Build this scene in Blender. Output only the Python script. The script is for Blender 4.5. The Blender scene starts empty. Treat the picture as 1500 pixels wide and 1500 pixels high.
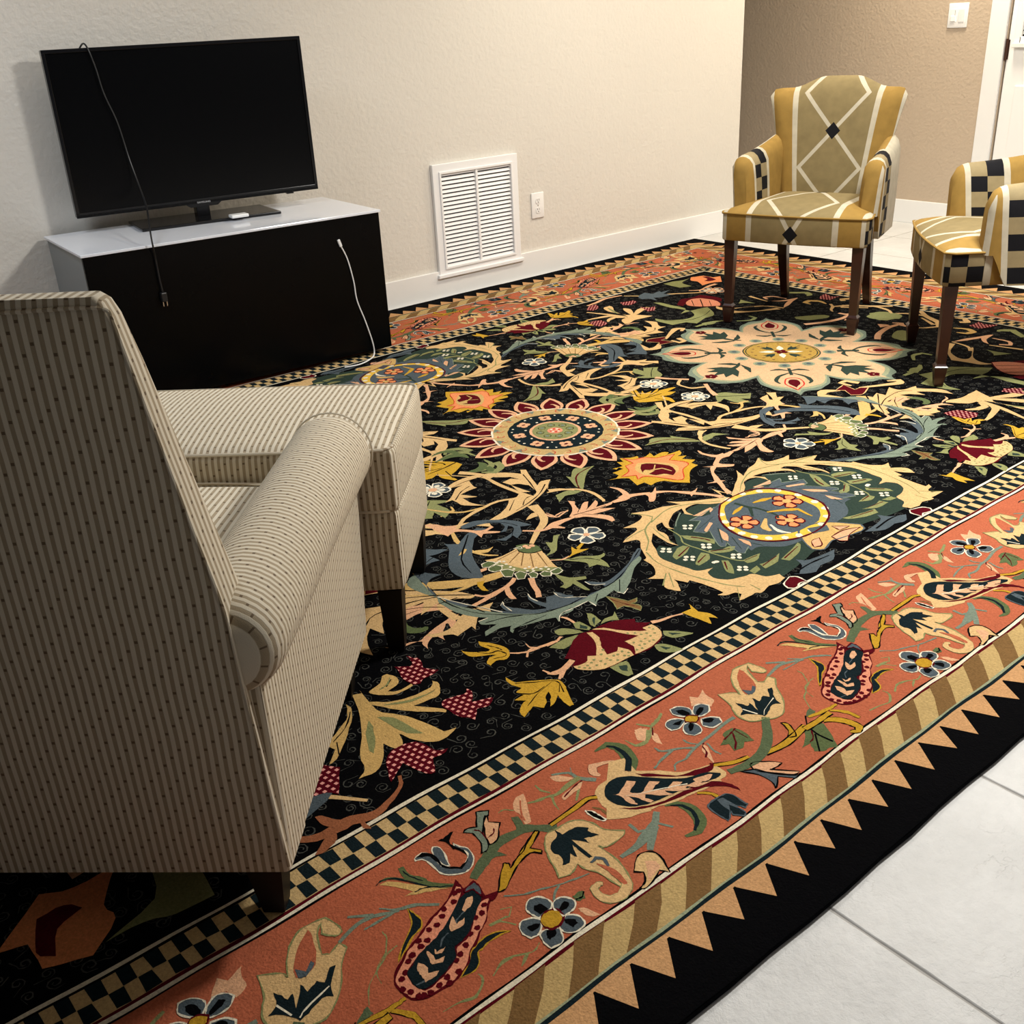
import bpy, bmesh, math, random
from mathutils import Vector, Matrix
random.seed(7)
PI = math.pi
S = bpy.context.scene
COL = S.collection

# ---------------------------------------------------------------- camera, world, lights, exposure
cam_d = bpy.data.cameras.new('camera'); cam = bpy.data.objects.new('camera', cam_d); COL.objects.link(cam)
RW = [[0.7725057, -0.6331541, -0.0484855], [-0.3048482, -0.3027939, -0.9029859], [0.5570481, 0.7123424, -0.4269259]]
cam.matrix_world = Matrix(((RW[0][0], -RW[1][0], -RW[2][0], 0), (RW[0][1], -RW[1][1], -RW[2][1], 0),
                           (RW[0][2], -RW[1][2], -RW[2][2], 1.27), (0, 0, 0, 1)))
cam_d.sensor_width = 36; cam_d.sensor_fit = 'HORIZONTAL'; cam_d.lens = 36 * 1527.1 / 1500
cam_d.clip_start = 0.05; cam_d.clip_end = 60
S.camera = cam
S.view_settings.view_transform = 'Standard'; S.view_settings.look = 'None'
S.view_settings.gamma = 1; S.view_settings.exposure = 0.0; S.view_settings.use_curve_mapping = False
W = bpy.data.worlds.new('world'); S.world = W; W.use_nodes = True
W.node_tree.nodes['Background'].inputs[0].default_value = (0.75, 0.82, 1, 1)
W.node_tree.nodes['Background'].inputs[1].default_value = 0.05

def area(name, loc, size, power, color, target=None, spread=180):
    d = bpy.data.lights.new(name, 'AREA'); d.shape = 'DISK'; d.size = size; d.energy = power; d.color = color
    d.spread = math.radians(spread)
    o = bpy.data.objects.new(name, d); COL.objects.link(o); o.location = loc
    if target: o.rotation_euler = (Vector(target) - Vector(loc)).to_track_quat('-Z', 'Y').to_euler()
    return o
area('ceiling_lamp_light', (3.05, 1.20, 2.40), 0.5, 106, (1.0, 0.97, 0.91))
area('chair_lamp_light', (3.9, 3.1, 2.40), 0.4, 34, (1.0, 0.90, 0.74))
area('kitchen_lamp_light', (3.4, -0.4, 2.40), 0.9, 8, (0.98, 0.98, 1.0))
area('left_fill_light', (0.3, 3.1, 2.40), 0.8, 26, (0.86, 0.93, 1.0))  # added cool fill, no window here; brightens the wall left of the television
area('hall_lamp_light', (5.75, 3.2, 2.40), 0.3, 42, (1.0, 0.88, 0.70))

# ---------------------------------------------------------------- node helpers
class N:
    tree = None
    def __init__(s, sock): s.s = sock
    @staticmethod
    def m(op, *a):
        n = N.tree.nodes.new('ShaderNodeMath'); n.operation = op
        for i, v in enumerate(a):
            if isinstance(v, N): N.tree.links.new(v.s, n.inputs[i])
            else: n.inputs[i].default_value = v
        return N(n.outputs[0])
    def __add__(a, b): return N.m('ADD', a, b)
    __radd__ = __add__
    def __sub__(a, b): return N.m('SUBTRACT', a, b)
    def __rsub__(a, b): return N.m('SUBTRACT', b, a)
    def __mul__(a, b): return N.m('MULTIPLY', a, b)
    __rmul__ = __mul__
    def __truediv__(a, b): return N.m('DIVIDE', a, b)
    def lt(a, b): return N.m('LESS_THAN', a, b)
    def gt(a, b): return N.m('GREATER_THAN', a, b)
    def abs(a): return N.m('ABSOLUTE', a)
    def fract(a): return N.m('FRACT', a)
    def floor(a): return N.m('FLOOR', a)
    def mod(a, b): return N.m('FLOORED_MODULO', a, b)
    def tri(a): return 1 - (((a * 0.5).fract()) * 2 - 1).abs()     # 0 at even, 1 at odd integers
def mixc(f, a, b):
    n = N.tree.nodes.new('ShaderNodeMix'); n.data_type = 'RGBA'
    for i, v in ((0, f), (6, a), (7, b)):
        if isinstance(v, N): N.tree.links.new(v.s, n.inputs[i])
        elif i == 0: n.inputs[0].default_value = v
        else: n.inputs[i].default_value = (*v, 1)
    return N(n.outputs[2])
def coords(kind='Object'):
    t = N.tree.nodes.new('ShaderNodeTexCoord'); s = N.tree.nodes.new('ShaderNodeSeparateXYZ')
    N.tree.links.new(t.outputs[kind], s.inputs[0]); return N(s.outputs[0]), N(s.outputs[1]), N(s.outputs[2])
def noise(scale, detail=2, kind='Object', rough=0.5, vec=None):
    t = N.tree.nodes.new('ShaderNodeTexCoord'); n = N.tree.nodes.new('ShaderNodeTexNoise')
    N.tree.links.new(vec or t.outputs[kind], n.inputs['Vector'])
    n.inputs['Scale'].default_value = scale; n.inputs['Detail'].default_value = detail; n.inputs['Roughness'].default_value = rough
    return N(n.outputs['Fac'])
def xyz(x, y, z):
    n = N.tree.nodes.new('ShaderNodeCombineXYZ')
    for i, v in enumerate((x, y, z)):
        if isinstance(v, N): N.tree.links.new(v.s, n.inputs[i])
        else: n.inputs[i].default_value = v
    return n.outputs[0]
def bump(h, strength, dist):
    b = N.tree.nodes.new('ShaderNodeBump'); b.inputs['Strength'].default_value = strength; b.inputs['Distance'].default_value = dist
    N.tree.links.new(h.s, b.inputs['Height']); return b.outputs[0]
def hexc(r, g, b):
    f = lambda c: (c / 255 / 12.92) if c / 255 <= 0.04045 else ((c / 255 + 0.055) / 1.055) ** 2.4
    return (f(r), f(g), f(b))
def mat(name, color=(0.5, 0.5, 0.5), rough=0.6, metal=0.0, spec=0.5, fn=None, sheen=0):
    m = bpy.data.materials.new(name); m.use_nodes = True; N.tree = m.node_tree
    p = m.node_tree.nodes['Principled BSDF']
    p.inputs['Base Color'].default_value = (*color, 1); p.inputs['Roughness'].default_value = rough
    p.inputs['Metallic'].default_value = metal; p.inputs['Specular IOR Level'].default_value = spec
    if sheen: p.inputs['Sheen Weight'].default_value = sheen; p.inputs['Sheen Roughness'].default_value = 0.5
    if fn:
        r = fn()
        for k, v in r.items():
            N.tree.links.new(v.s if isinstance(v, N) else v, p.inputs[k])
    return m

# ---------------------------------------------------------------- mesh helpers
def obj(name, bm, m=None, parent=None, smooth=False, loc=None, rotz=None, mats=None):
    me = bpy.data.meshes.new(name); bm.normal_update(); bm.to_mesh(me); bm.free()
    for q in (mats or ([m] if m else [])): me.materials.append(q)
    if smooth:
        for p in me.polygons: p.use_smooth = True
        try: me.set_sharp_from_angle(angle=math.radians(40))
        except Exception: pass
    o = bpy.data.objects.new(name, me); COL.objects.link(o)
    if parent: o.parent = parent
    if loc: o.location = loc
    if rotz is not None: o.rotation_euler = (0, 0, rotz)
    return o
def tag(o, label, cat, group=None):
    o['label'] = label; o['category'] = cat
    if group: o['group'] = group
    return o
def thing(name, label, cat, loc=(0, 0, 0), rotz=0, group=None):
    o = bpy.data.objects.new(name, None); COL.objects.link(o); o.location = loc; o.rotation_euler = (0, 0, rotz)
    o.empty_display_size = 0.1
    return tag(o, label, cat, group)
def struct(name, bm, m, parent=None, **k):
    o = obj(name, bm, m, parent, **k)
    if not parent: o['kind'] = 'structure'
    return o
def box(bm, x0, x1, y0, y1, z0, z1, bev=0, seg=2, M=None):
    vs = [bm.verts.new((x, y, z)) for x in (x0, x1) for y in (y0, y1) for z in (z0, z1)]
    f = [bm.faces.new([vs[i] for i in q]) for q in ((0, 1, 3, 2), (4, 6, 7, 5), (0, 4, 5, 1), (2, 3, 7, 6), (0, 2, 6, 4), (1, 5, 7, 3))]
    if M: 
        for v in vs: v.co = M @ v.co
    if bev:
        es = list({e for q in f for e in q.edges})
        bmesh.ops.bevel(bm, geom=es, offset=bev, segments=seg, profile=0.5, affect='EDGES')
    return bm
def prism(bm, pts, a0, a1, plane='xz', bev=0, seg=2):
    """polygon pts extruded: plane 'xz' along y, 'xy' along z, 'yz' along x"""
    mk = {'xz': lambda p, a: (p[0], a, p[1]), 'xy': lambda p, a: (p[0], p[1], a), 'yz': lambda p, a: (a, p[0], p[1])}[plane]
    A = [bm.verts.new(mk(p, a0)) for p in pts]; B = [bm.verts.new(mk(p, a1)) for p in pts]
    n = len(pts); fs = [bm.faces.new(A), bm.faces.new(B[::-1])]
    for i in range(n): fs.append(bm.faces.new((A[i], B[i], B[(i + 1) % n], A[(i + 1) % n])))
    if bev:
        es = list(fs[0].edges) + list(fs[1].edges)
        bmesh.ops.bevel(bm, geom=es, offset=bev, segments=seg, profile=0.5, affect='EDGES')
    bmesh.ops.recalc_face_normals(bm, faces=bm.faces)
    return bm
def tube(bm, pts, r, n=8, caps=True):
    pts = [Vector(p) for p in pts]; rings = []
    for i, p in enumerate(pts):
        t = (pts[min(i + 1, len(pts) - 1)] - pts[max(i - 1, 0)]).normalized()
        a = t.orthogonal().normalized() if i == 0 else (pa - t * pa.dot(t)).normalized()
        pa = a; b = t.cross(a); rr = r(i / (len(pts) - 1)) if callable(r) else r
        rings.append([bm.verts.new(p + (a * math.cos(2 * PI * k / n) + b * math.sin(2 * PI * k / n)) * rr) for k in range(n)])
    for A, B in zip(rings, rings[1:]):
        for k in range(n): bm.faces.new((A[k], A[(k + 1) % n], B[(k + 1) % n], B[k]))
    if caps: bm.faces.new(rings[0][::-1]); bm.faces.new(rings[-1])
    return bm
def spline(pts, k=6, closed=False):
    pts = [Vector(p) for p in pts]; out = []; n = len(pts)
    rng = range(n) if closed else range(n - 1)
    for i in rng:
        g = (lambda j: pts[j % n]) if closed else (lambda j: pts[max(0, min(n - 1, j))])
        a, b, c, d = g(i - 1), g(i), g(i + 1), g(i + 2)
        for s in range(k):
            t = s / k
            out.append(0.5 * ((2 * b) + (c - a) * t + (2 * a - 5 * b + 4 * c - d) * t * t + (3 * b - a - 3 * c + d) * t ** 3))
    if not closed: out.append(pts[-1])
    return out
def loft(bm, secs, caps=True, closed=True):
    R = [[bm.verts.new(p) for p in s] for s in secs]; n = len(R[0])
    for A, B in zip(R, R[1:]):
        for k in range(n if closed else n - 1): bm.faces.new((A[k], A[(k + 1) % n], B[(k + 1) % n], B[k]))
    if caps: bm.faces.new(R[0][::-1]); bm.faces.new(R[-1])
    bmesh.ops.recalc_face_normals(bm, faces=bm.faces)
    return bm
def cushion(bm, x0, x1, y0, y1, z0, z1, r=0.03, crown=0.01, n=14, side=0.004):
    """soft rectangular cushion with rounded edges, crowned top"""
    cx, cy, cz = (x0 + x1) / 2, (y0 + y1) / 2, (z0 + z1) / 2; hx, hy, hz = (x1 - x0) / 2, (y1 - y0) / 2, (z1 - z0) / 2
    t = bmesh.new(); bmesh.ops.create_cube(t, size=2); bmesh.ops.subdivide_edges(t, edges=t.edges[:], cuts=n, use_grid_fill=True)
    for v in t.verts:
        c = v.co; u = Vector((c.x * hx, c.y * hy, c.z * hz))
        # push verts near edges to concentrate
        inner = Vector((max(-hx + r, min(hx - r, u.x)), max(-hy + r, min(hy - r, u.y)), max(-hz + r, min(hz - r, u.z))))
        d = u - inner
        if d.length > 1e-6: u = inner + d.normalized() * min(r, d.length * 1.0 if d.length < r else r)
        px, py = 1 - (c.x) ** 2, 1 - (c.y) ** 2
        if c.z > 0: u.z += crown * px * py * c.z
        pz = 1 - c.z ** 2
        u.x += side * c.x * py * pz; u.y += side * c.y * px * pz
        v.co = u + Vector((cx, cy, cz))
    me = bpy.data.meshes.new('t'); t.to_mesh(me); t.free(); bm.from_mesh(me); bpy.data.meshes.remove(me)
    return bm

# ---------------------------------------------------------------- materials of the room
def wall_fn(c1, c2):
    def fn():
        h = noise(62, 3, rough=0.45) + noise(17, 2) * 0.5
        return {'Base Color': mixc(noise(1.3, 2), c1, c2), 'Normal': bump(h, 0.62, 0.004)}
    return fn
M_WALL = mat('wall_paint', rough=0.42, spec=0.5, fn=wall_fn((0.675, 0.645, 0.59), (0.715, 0.685, 0.625)))
M_WALL2 = mat('far_wall_paint', rough=0.5, fn=wall_fn((0.49, 0.395, 0.295), (0.52, 0.42, 0.315)))
M_CEIL = mat('ceiling_paint', (0.58, 0.57, 0.54), 0.9)
M_TRIM = mat('white_trim_paint', (0.83, 0.83, 0.82), 0.35)
M_DOOR = mat('door_paint', (0.86, 0.86, 0.85), 0.4)
TX, TY, TW, TL = 1.094, 0.714, 0.457, 0.914
def tile_fn():
    x, y, z = coords()
    wob = (noise(9, 2) - 0.5) * 0.006
    u = (x - TX) / TW; v = (y - TY) / TL
    du = ((u + 0.5).fract() - 0.5).abs() * TW + wob; dv = ((v + 0.5).fract() - 0.5).abs() * TL + wob
    g = N.m('MINIMUM', du, dv)
    grout = g.lt(0.0035)
    cell = u.floor() * 7.31 + v.floor() * 3.77
    wn = N.tree.nodes.new('ShaderNodeTexWhiteNoise'); wn.noise_dimensions = '1D'; N.tree.links.new(cell.s, wn.inputs['W'])
    tone = N(wn.outputs[0])
    vein = noise(5.5, 8, rough=0.68); fine = noise(60, 4, rough=0.7)
    crk = noise(11, 5, rough=0.62)
    line = (1 - ((crk - 0.5).abs() * 42)).lt(0.0) 
    line = N.m('MAXIMUM', 1 - ((crk - 0.5).abs() * 60), 0.0) * N.m('MAXIMUM', (noise(3, 2) - 0.5) * 6, 0.0)
    c = mixc(N.m('SMOOTHSTEP', vein, 0.3, 0.7) if False else vein, (0.42, 0.42, 0.41), (0.80, 0.80, 0.79))
    c = mixc(fine * 0.35, c, (0.55, 0.55, 0.545))
    c = mixc(N.m('MINIMUM', line * 0.22, 0.25), c, (0.38, 0.38, 0.37))
    c = mixc(tone * 0.18, c, (0.50, 0.495, 0.48))
    c = mixc(grout, c, (0.36, 0.35, 0.335))
    h = vein * 0.6 + fine * 0.5 - line * 0.12 - N.m('MAXIMUM', 1 - g / 0.006, 0.0) * 1.1
    return {'Base Color': c, 'Roughness': fine * 0.25 + 0.38, 'Normal': bump(h, 0.55, 0.006)}
M_TILE = mat('stone_floor_tile', spec=0.4, fn=tile_fn)

# ---------------------------------------------------------------- the room
WY, EX, FX, H = 4.363, 5.335, 6.11, 2.44
b = bmesh.new(); box(b, -4.5, FX + 0.1, -4.5, 7.0, -0.1, 0.0); struct('floor', b, M_TILE)
b = bmesh.new(); box(b, -4.5, FX + 0.1, -4.5, 7.0, H, H + 0.1); struct('ceiling', b, M_CEIL)
b = bmesh.new(); box(b, -4.5, EX, WY, WY + 0.13, 0, H, 0.006, 3); struct('wall_left', b, M_WALL)
b = bmesh.new(); box(b, FX, FX + 0.1, 3.155, 7.0, 0, H); box(b, FX, FX + 0.1, 2.20, 3.155, 2.05, H); box(b, FX, FX + 0.1, -4.5, 2.20, 0, H); struct('wall_back', b, M_WALL2)
b = bmesh.new(); box(b, EX - 0.2, FX, 6.2, 6.3, 0, H); struct('wall_hall', b, M_WALL2)
def base_prof(d): return [(0, 0), (-d, 0), (-d, 0.118), (-d + 0.003, 0.126), (-d + 0.008, 0.134), (0, 0.134)]
def baseboard(name, segs, M=M_TRIM):
    b = bmesh.new()
    for s in segs: box(b, *s, 0.0, 0.136, 0.0025, 2)
    struct(name, b, M)
baseboard('baseboard_left', [(-4.5, EX + 0.014, WY - 0.015, WY - 0.0005), (EX + 0.0005, EX + 0.014, WY - 0.0005, WY + 0.13)])
baseboard('baseboard_back', [(FX - 0.015, FX - 0.0005, 3.345, 6.2)])

# door at far right with white casing
casing = bmesh.new()
box(casing, FX - 0.022, FX - 0.0005, 3.160, 3.262, 0, 2.14, 0.004); box(casing, FX - 0.022, FX - 0.0005, 2.09, 2.195, 0, 2.14, 0.004)
box(casing, FX - 0.022, FX - 0.0005, 2.09, 3.262, 2.055, 2.16, 0.004)
struct('trim_1', casing, M_TRIM)
# door slab with one upper glass light and two raised lower panels
M_HINGE = mat('hinge_bronze', (0.10, 0.05, 0.035), 0.4, 0.8)
M_BLIND = mat('blind_slat', (0.80, 0.80, 0.78), 0.5)
M_STEEL = mat('brushed_steel', (0.5, 0.49, 0.47), 0.3, 1.0)
d = bmesh.new(); y0, y1 = 2.205, 3.148
X0, X1 = FX + 0.005, FX + 0.045
wy0, wy1, wz0, wz1 = 2.28, 3.085, 1.04, 1.92
box(d, X0, X1, y0, wy0, 0.01, 2.04); box(d, X0, X1, wy1, y1, 0.01, 2.04); box(d, X0, X1, wy0, wy1, 0.01, wz0); box(d, X0, X1, wy0, wy1, wz1, 2.04)
for a0, a1 in ((2.29, 2.63), (2.72, 3.075)):
    for k, (p, q) in enumerate(((0.0, 0.010), (0.022, 0.004))):
        box(d, X0 - q, X0 + 0.001, a0 + p, a1 - p, 0.20 + p, 0.80 - p, 0.003)
door = struct('door_1', d, M_DOOR)
b = bmesh.new()
for s in ((wy0 - 0.03, wy0 + 0.01, wz0 - 0.03, wz1 + 0.03), (wy1 - 0.01, wy1 + 0.03, wz0 - 0.03, wz1 + 0.03), (wy0, wy1, wz0 - 0.03, wz0 + 0.01), (wy0, wy1, wz1 - 0.01, wz1 + 0.03)):
    box(b, X0 - 0.014, X0, s[0], s[1], s[2], s[3], 0.003)
obj('window_frame', b, M_DOOR, door)
b = bmesh.new(); box(b, X1 - 0.02, X1 - 0.015, wy0, wy1, wz0, wz1)
obj('glass', b, mat('door_glass', (0.02, 0.025, 0.03), 0.05), door)
b = bmesh.new(); z = wz0 + 0.02
while z < wz1:
    box(b, X0 + 0.002, X0 + 0.016, wy0 + 0.005, wy1 - 0.005, z, z + 0.016, M=None); z += 0.0225
obj('blind', b, M_BLIND, door)
b = bmesh.new(); box(b, X0 - 0.03, X0 - 0.004, wy0 - 0.01, wy1 + 0.03, wz0 - 0.045, wz0 - 0.022, 0.003); obj('blind_bottom_rail', b, M_BLIND, door)
b = bmesh.new(); tube(b, [(X0 - 0.02, 3.0, wz0 - 0.04), (X0 - 0.02, 3.0, wz0 - 0.12)], 0.0015, 6); tube(b, [(X0 - 0.02, 3.0, wz0 - 0.12), (X0 - 0.02, 3.0, wz0 - 0.135)], 0.004, 8); obj('blind_cord', b, M_BLIND, door)
for hz in (0.25, 0.985, 1.80):
    b = bmesh.new(); tube(b, [(X0 - 0.008, 3.152, hz - 0.055), (X0 - 0.008, 3.152, hz + 0.055)], 0.008, 10); box(b, X0 - 0.004, X0, 3.140, 3.15, hz - 0.05, hz + 0.05); obj('hinge', b, M_HINGE, door, smooth=True)

# wall vent (return air grille)
M_VENT = mat('white_enamel', (0.86, 0.87, 0.88), 0.3)
M_DARK = mat('dark_cavity', (0.015, 0.015, 0.017), 0.8)
vx0, vx1, vz0, vz1 = 3.018, 3.553, 0.105, 0.650
vent = thing('air_vent', 'large square white louvred air return grille low on the wall', 'vent', (0, 0, 0))
b = bmesh.new(); yf = WY - 0.0005; t = 0.042
def frame(bm, x0, x1, z0, z1, t, ya, yb, bev=0.003):
    box(bm, x0, x1, ya, yb, z0, z0 + t, bev); box(bm, x0, x1, ya, yb, z1 - t, z1, bev)
    box(bm, x0, x0 + t, ya, yb, z0 + t * 0.9, z1 - t * 0.9, bev); box(bm, x1 - t, x1, ya, yb, z0 + t * 0.9, z1 - t * 0.9, bev)
frame(b, vx0, vx1, vz0, vz1, 0.040, yf - 0.020, yf); frame(b, vx0 + 0.036, vx1 - 0.036, vz0 + 0.036, vz1 - 0.036, 0.012, yf - 0.026, yf - 0.004, 0.002)
box(b, vx0 - 0.012, vx1 + 0.012, yf - 0.030, yf, vz0 - 0.004, vz0 + 0.014, 0.003)
obj('frame', b, M_VENT, vent)
b = bmesh.new(); box(b, vx0 + 0.02, vx1 - 0.02, yf - 0.003, yf - 0.001, vz0 + 0.02, vz1 - 0.02); obj('backing', b, M_DARK, vent)
b = bmesh.new(); n = 23; xs = (vx0 + 0.046, (vx0 + vx1) / 2 - 0.006, (vx0 + vx1) / 2 + 0.006, vx1 - 0.046)
for k in range(n):
    zz = vz0 + 0.052 + k * (vz1 - vz0 - 0.104) / (n - 1)
    for a, c in ((xs[0], xs[1]), (xs[2], xs[3])):
        M = Matrix.Translation((0, yf - 0.012, zz)) @ Matrix.Rotation(math.radians(-28), 4, 'X')
        box(b, a, c, -0.0010, 0.0010, -0.0074, 0.0074, M=M)
box(b, xs[1] - 0.001, xs[2] + 0.001, yf - 0.022, yf - 0.004, vz0 + 0.04, vz1 - 0.04, 0.002)
obj('louvres', b, M_VENT, vent)

# wall outlet
M_PLATE = mat('white_plate', (0.85, 0.85, 0.84), 0.3)
out = thing('wall_outlet', 'white duplex power outlet on the wall between vent and corner', 'outlet', (3.692, WY, 0.369))
b = bmesh.new(); box(b, -0.043, 0.043, -0.008, -0.0005, -0.066, 0.066, 0.004, 3); obj('plate', b, M_PLATE, out, smooth=True)
for s in (-1, 1):
    b = bmesh.new(); pts = [(0.017 * math.cos(a), s * 0.024 + max(-0.0145, min(0.0145, 0.019 * math.sin(a)))) for a in [2 * PI * k / 24 for k in range(24)]]
    prism(b, pts, -0.0105, -0.006); r = obj('receptacle', b, M_PLATE, out)
    b = bmesh.new(); zc = s * 0.024
    box(b, -0.0075, -0.0050, -0.0110, -0.0104, zc, zc + 0.009); box(b, 0.0050, 0.0072, -0.0110, -0.0104, zc + 0.001, zc + 0.009)
    tube(b, [(0, -0.0110, zc - 0.007), (0, -0.0104, zc - 0.007)], 0.0028, 10); obj('slots', b, M_DARK, r)
b = bmesh.new(); tube(b, [(0, -0.0095, 0), (0, -0.0075, 0)], 0.0035, 12); obj('screw', b, M_STEEL, out)

# light switch by the door
sw = thing('light_switch', 'white double light switch plate on the beige wall left of the door', 'light switch', (FX, 3.462, 1.166), -PI / 2)
b = bmesh.new(); box(b, -0.060, 0.060, -0.008, -0.0005, -0.064, 0.064, 0.004, 3); obj('plate', b, M_PLATE, sw, smooth=True)
b = bmesh.new(); box(b, -0.042, -0.006, -0.0095, -0.006, -0.034, 0.034, 0.001); 
s_ = obj('dimmer', b, M_PLATE, sw); b = bmesh.new(); box(b, -0.040, -0.012, -0.014, -0.009, -0.030, -0.002, 0.002); obj('slider', b, M_PLATE, s_)
b = bmesh.new(); box(b, -0.0180, -0.0150, -0.0100, -0.0094, 0.0, 0.028); obj('slot', b, mat('grey_slot', (0.35, 0.35, 0.36), 0.5), s_)
b = bmesh.new(); M = Matrix.Translation((0.024, -0.009, 0)) @ Matrix.Rotation(math.radians(3), 4, 'X'); box(b, -0.017, 0.017, -0.004, 0.003, -0.033, 0.033, 0.001, M=M); obj('rocker', b, M_PLATE, sw)

# ---------------------------------------------------------------- television console
M_BGLASS = mat('black_glass', (0.0015, 0.0016, 0.002), 0.10, spec=0.12, fn=lambda: {'Roughness': noise(6, 4) * 0.25 + 0.12})
M_WGLASS = mat('white_glass_top', (0.80, 0.83, 0.90), 0.10)
M_GREYP = mat('grey_lacquer', (0.20, 0.225, 0.24), 0.3)
ang = math.atan2(-0.086, 1.170)
con = thing('media_console', 'long black glass fronted cabinet with a white glass top against the wall', 'cabinet', (1.136, 3.806, 0), ang)
CL, CD, CH = 1.173, 0.525, 0.60
b = bmesh.new(); box(b, 0.004, CL - 0.004, 0.022, CD, 0.033, CH - 0.014, 0.001); obj('body', b, M_GREYP, con)
b = bmesh.new(); box(b, 0.0, CL, 0.0, 0.018, 0.031, CH - 0.010, 0.0015); obj('front_panel', b, M_BGLASS, con)
b = bmesh.new(); box(b, -0.006, CL + 0.006, -0.006, CD + 0.003, CH - 0.010, CH, 0.0015); obj('top', b, M_WGLASS, con)
for lx in (0.05, CL - 0.10):
    for ly in (0.05, CD - 0.09):
        b = bmesh.new(); box(b, lx, lx + 0.05, ly, ly + 0.05, 0.0135, 0.034); obj('foot', b, M_DARK, con)

# ---------------------------------------------------------------- television
M_BEZ = mat('gloss_black_plastic', (0.006, 0.006, 0.007), 0.18)
M_SCREEN = mat('screen', (0.0025, 0.0026, 0.003), 0.2, spec=0.2)
TVL, TVR = Vector((1.280, 4.240)), Vector((2.247, 4.090)); tvw = (TVR - TVL).length; tva = math.atan2(TVR.y - TVL.y, TVR.x - TVL.x)
tv = thing('television', 'black flat screen television turned slightly on the white topped console', 'television', (TVL.x, TVL.y, CH), tva)
z0, z1 = 0.060, 0.651
b = bmesh.new(); box(b, 0, tvw, 0, 0.035, z0, z1, 0.004, 3); box(b, 0.12, tvw - 0.12, 0.03, 0.06, z0 + 0.06, z1 - 0.16, 0.01); obj('housing', b, M_BEZ, tv)
b = bmesh.new(); frame(b, 0, tvw, z0, z1, 0.013, -0.006, 0.003, 0.0015); box(b, 0, tvw, -0.006, 0.002, z0, z0 + 0.020, 0.0015); 
prism(b, [(tvw / 2 - 0.075, z0 + 0.003), (tvw / 2 - 0.055, z0 - 0.012), (tvw / 2 + 0.055, z0 - 0.012), (tvw / 2 + 0.075, z0 + 0.003)], -0.006, 0.02); obj('bezel', b, M_BEZ, tv)
b = bmesh.new(); box(b, 0.012, tvw - 0.012, -0.001, 0.001, z0 + 0.018, z1 - 0.012); obj('screen', b, M_SCREEN, tv)
b = bmesh.new(); box(b, tvw / 2 - 0.032, tvw / 2 + 0.022, 0.0, 0.05, 0.010, z0 + 0.02, 0.004); obj('neck', b, M_BEZ, tv)
b = bmesh.new(); prism(b, [(tvw / 2 - 0.285, -0.140), (tvw / 2 + 0.270, -0.140), (tvw / 2 + 0.262, 0.105), (tvw / 2 - 0.285, 0.105)], 0.0, 0.012, 'xy', 0.003)
obj('base', b, M_BEZ, tv)
b = bmesh.new(); box(b, tvw * 0.86, tvw * 0.89, 0.0, 0.02, z0 - 0.006, z0 + 0.002, 0.001); obj('sensor', b, M_BEZ, tv)
cu = bpy.data.curves.new('logo', 'FONT'); cu.body = 'SAMSUNG'; cu.size = 0.0095; cu.align_x = 'CENTER'; cu.extrude = 0.0003
to = bpy.data.objects.new('logo_t', cu); me = bpy.data.meshes.new_from_object(to); bpy.data.objects.remove(to)
lo = bpy.data.objects.new('logo', me); COL.objects.link(lo); lo.parent = tv; me.materials.append(mat('silver_print', (0.6, 0.6, 0.62), 0.4))
lo.location = (tvw / 2, -0.0066, z0 + 0.002); lo.rotation_euler = (PI / 2, 0, 0); lo.scale = (1.25, 1, 1)
# small white box on the stand
bx_ = bmesh.new(); box(bx_, -0.035, 0.035, -0.022, 0.022, 0, 0.012, 0.003, 2)
o = obj('adapter', bx_, M_PLATE, None, loc=(1.8273, 3.9942, CH + 0.0125), rotz=tva + 0.05); tag(o, 'small flat white plastic box lying on the television base', 'adapter')

# black power cord over the television
M_CORD = mat('black_cord', (0.010, 0.010, 0.011), 0.4); M_WCORD = mat('white_cord', (0.80, 0.80, 0.80), 0.4)
M_PRONG = mat('prong_nickel', (0.8, 0.8, 0.8), 0.25, 1.0)

# ---------------------------------------------------------------- fabric of the armchair and ottoman
def stripe_fn(axis):
    def fn():
        x, y, z = coords()
        wob = (noise(7, 1) - 0.5) * 0.006
        if axis == 'y': s, v = y, N.m('ARCTAN2', z - 0.51, x + 0.042) * 0.08
        elif axis == 'x': s, v = x, y + z
        else:
            t = N.tree.nodes.new('ShaderNodeTexCoord'); q = N.tree.nodes.new('ShaderNodeSeparateXYZ'); N.tree.links.new(t.outputs['Normal'], q.inputs[0])
            side = N(q.outputs[0]).abs().gt(0.72)
            s = side * y + (1 - side) * x; v = side * z + (1 - side) * (y + z)
        s = s + wob
        P = 0.0112 if axis == 'y' else 0.0128
        u = s / P; f = u.fract(); edge = (f - 0.5).abs()          # light stripe centre at .5
        dark = N.m('SMOOTH_MIN', N.m('MAXIMUM', (edge - 0.22) * 14, 0.0), 1.0, 0.05)
        n = u.floor() if False else (u + 0.5).floor()
        vv = ((v - n * 0.0138) / 0.0414 + 0.5).fract() - 0.5
        dot = (vv.abs() * 0.0414).lt(0.0021) * (((u + 0.5).fract() - 0.5).abs() * P).lt(0.0023)
        c = mixc(dark, (0.67, 0.605, 0.485), (0.34, 0.27, 0.175))
        c = mixc(noise(900, 1) * 0.25, c, (0.45, 0.40, 0.31))
        c = mixc(dot * 0.85, c, (0.11, 0.07, 0.04))
        return {'Base Color': c, 'Normal': bump(dark * -0.5 + noise(700, 1) * 0.5 + noise(11, 2) * 3.0, 0.35, 0.0015)}
    return fn
M_STR = mat('striped_fabric', rough=0.75, spec=0.25, fn=stripe_fn('auto'))
M_STRY = mat('striped_fabric_across', rough=0.75, spec=0.25, fn=stripe_fn('y'))
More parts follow.
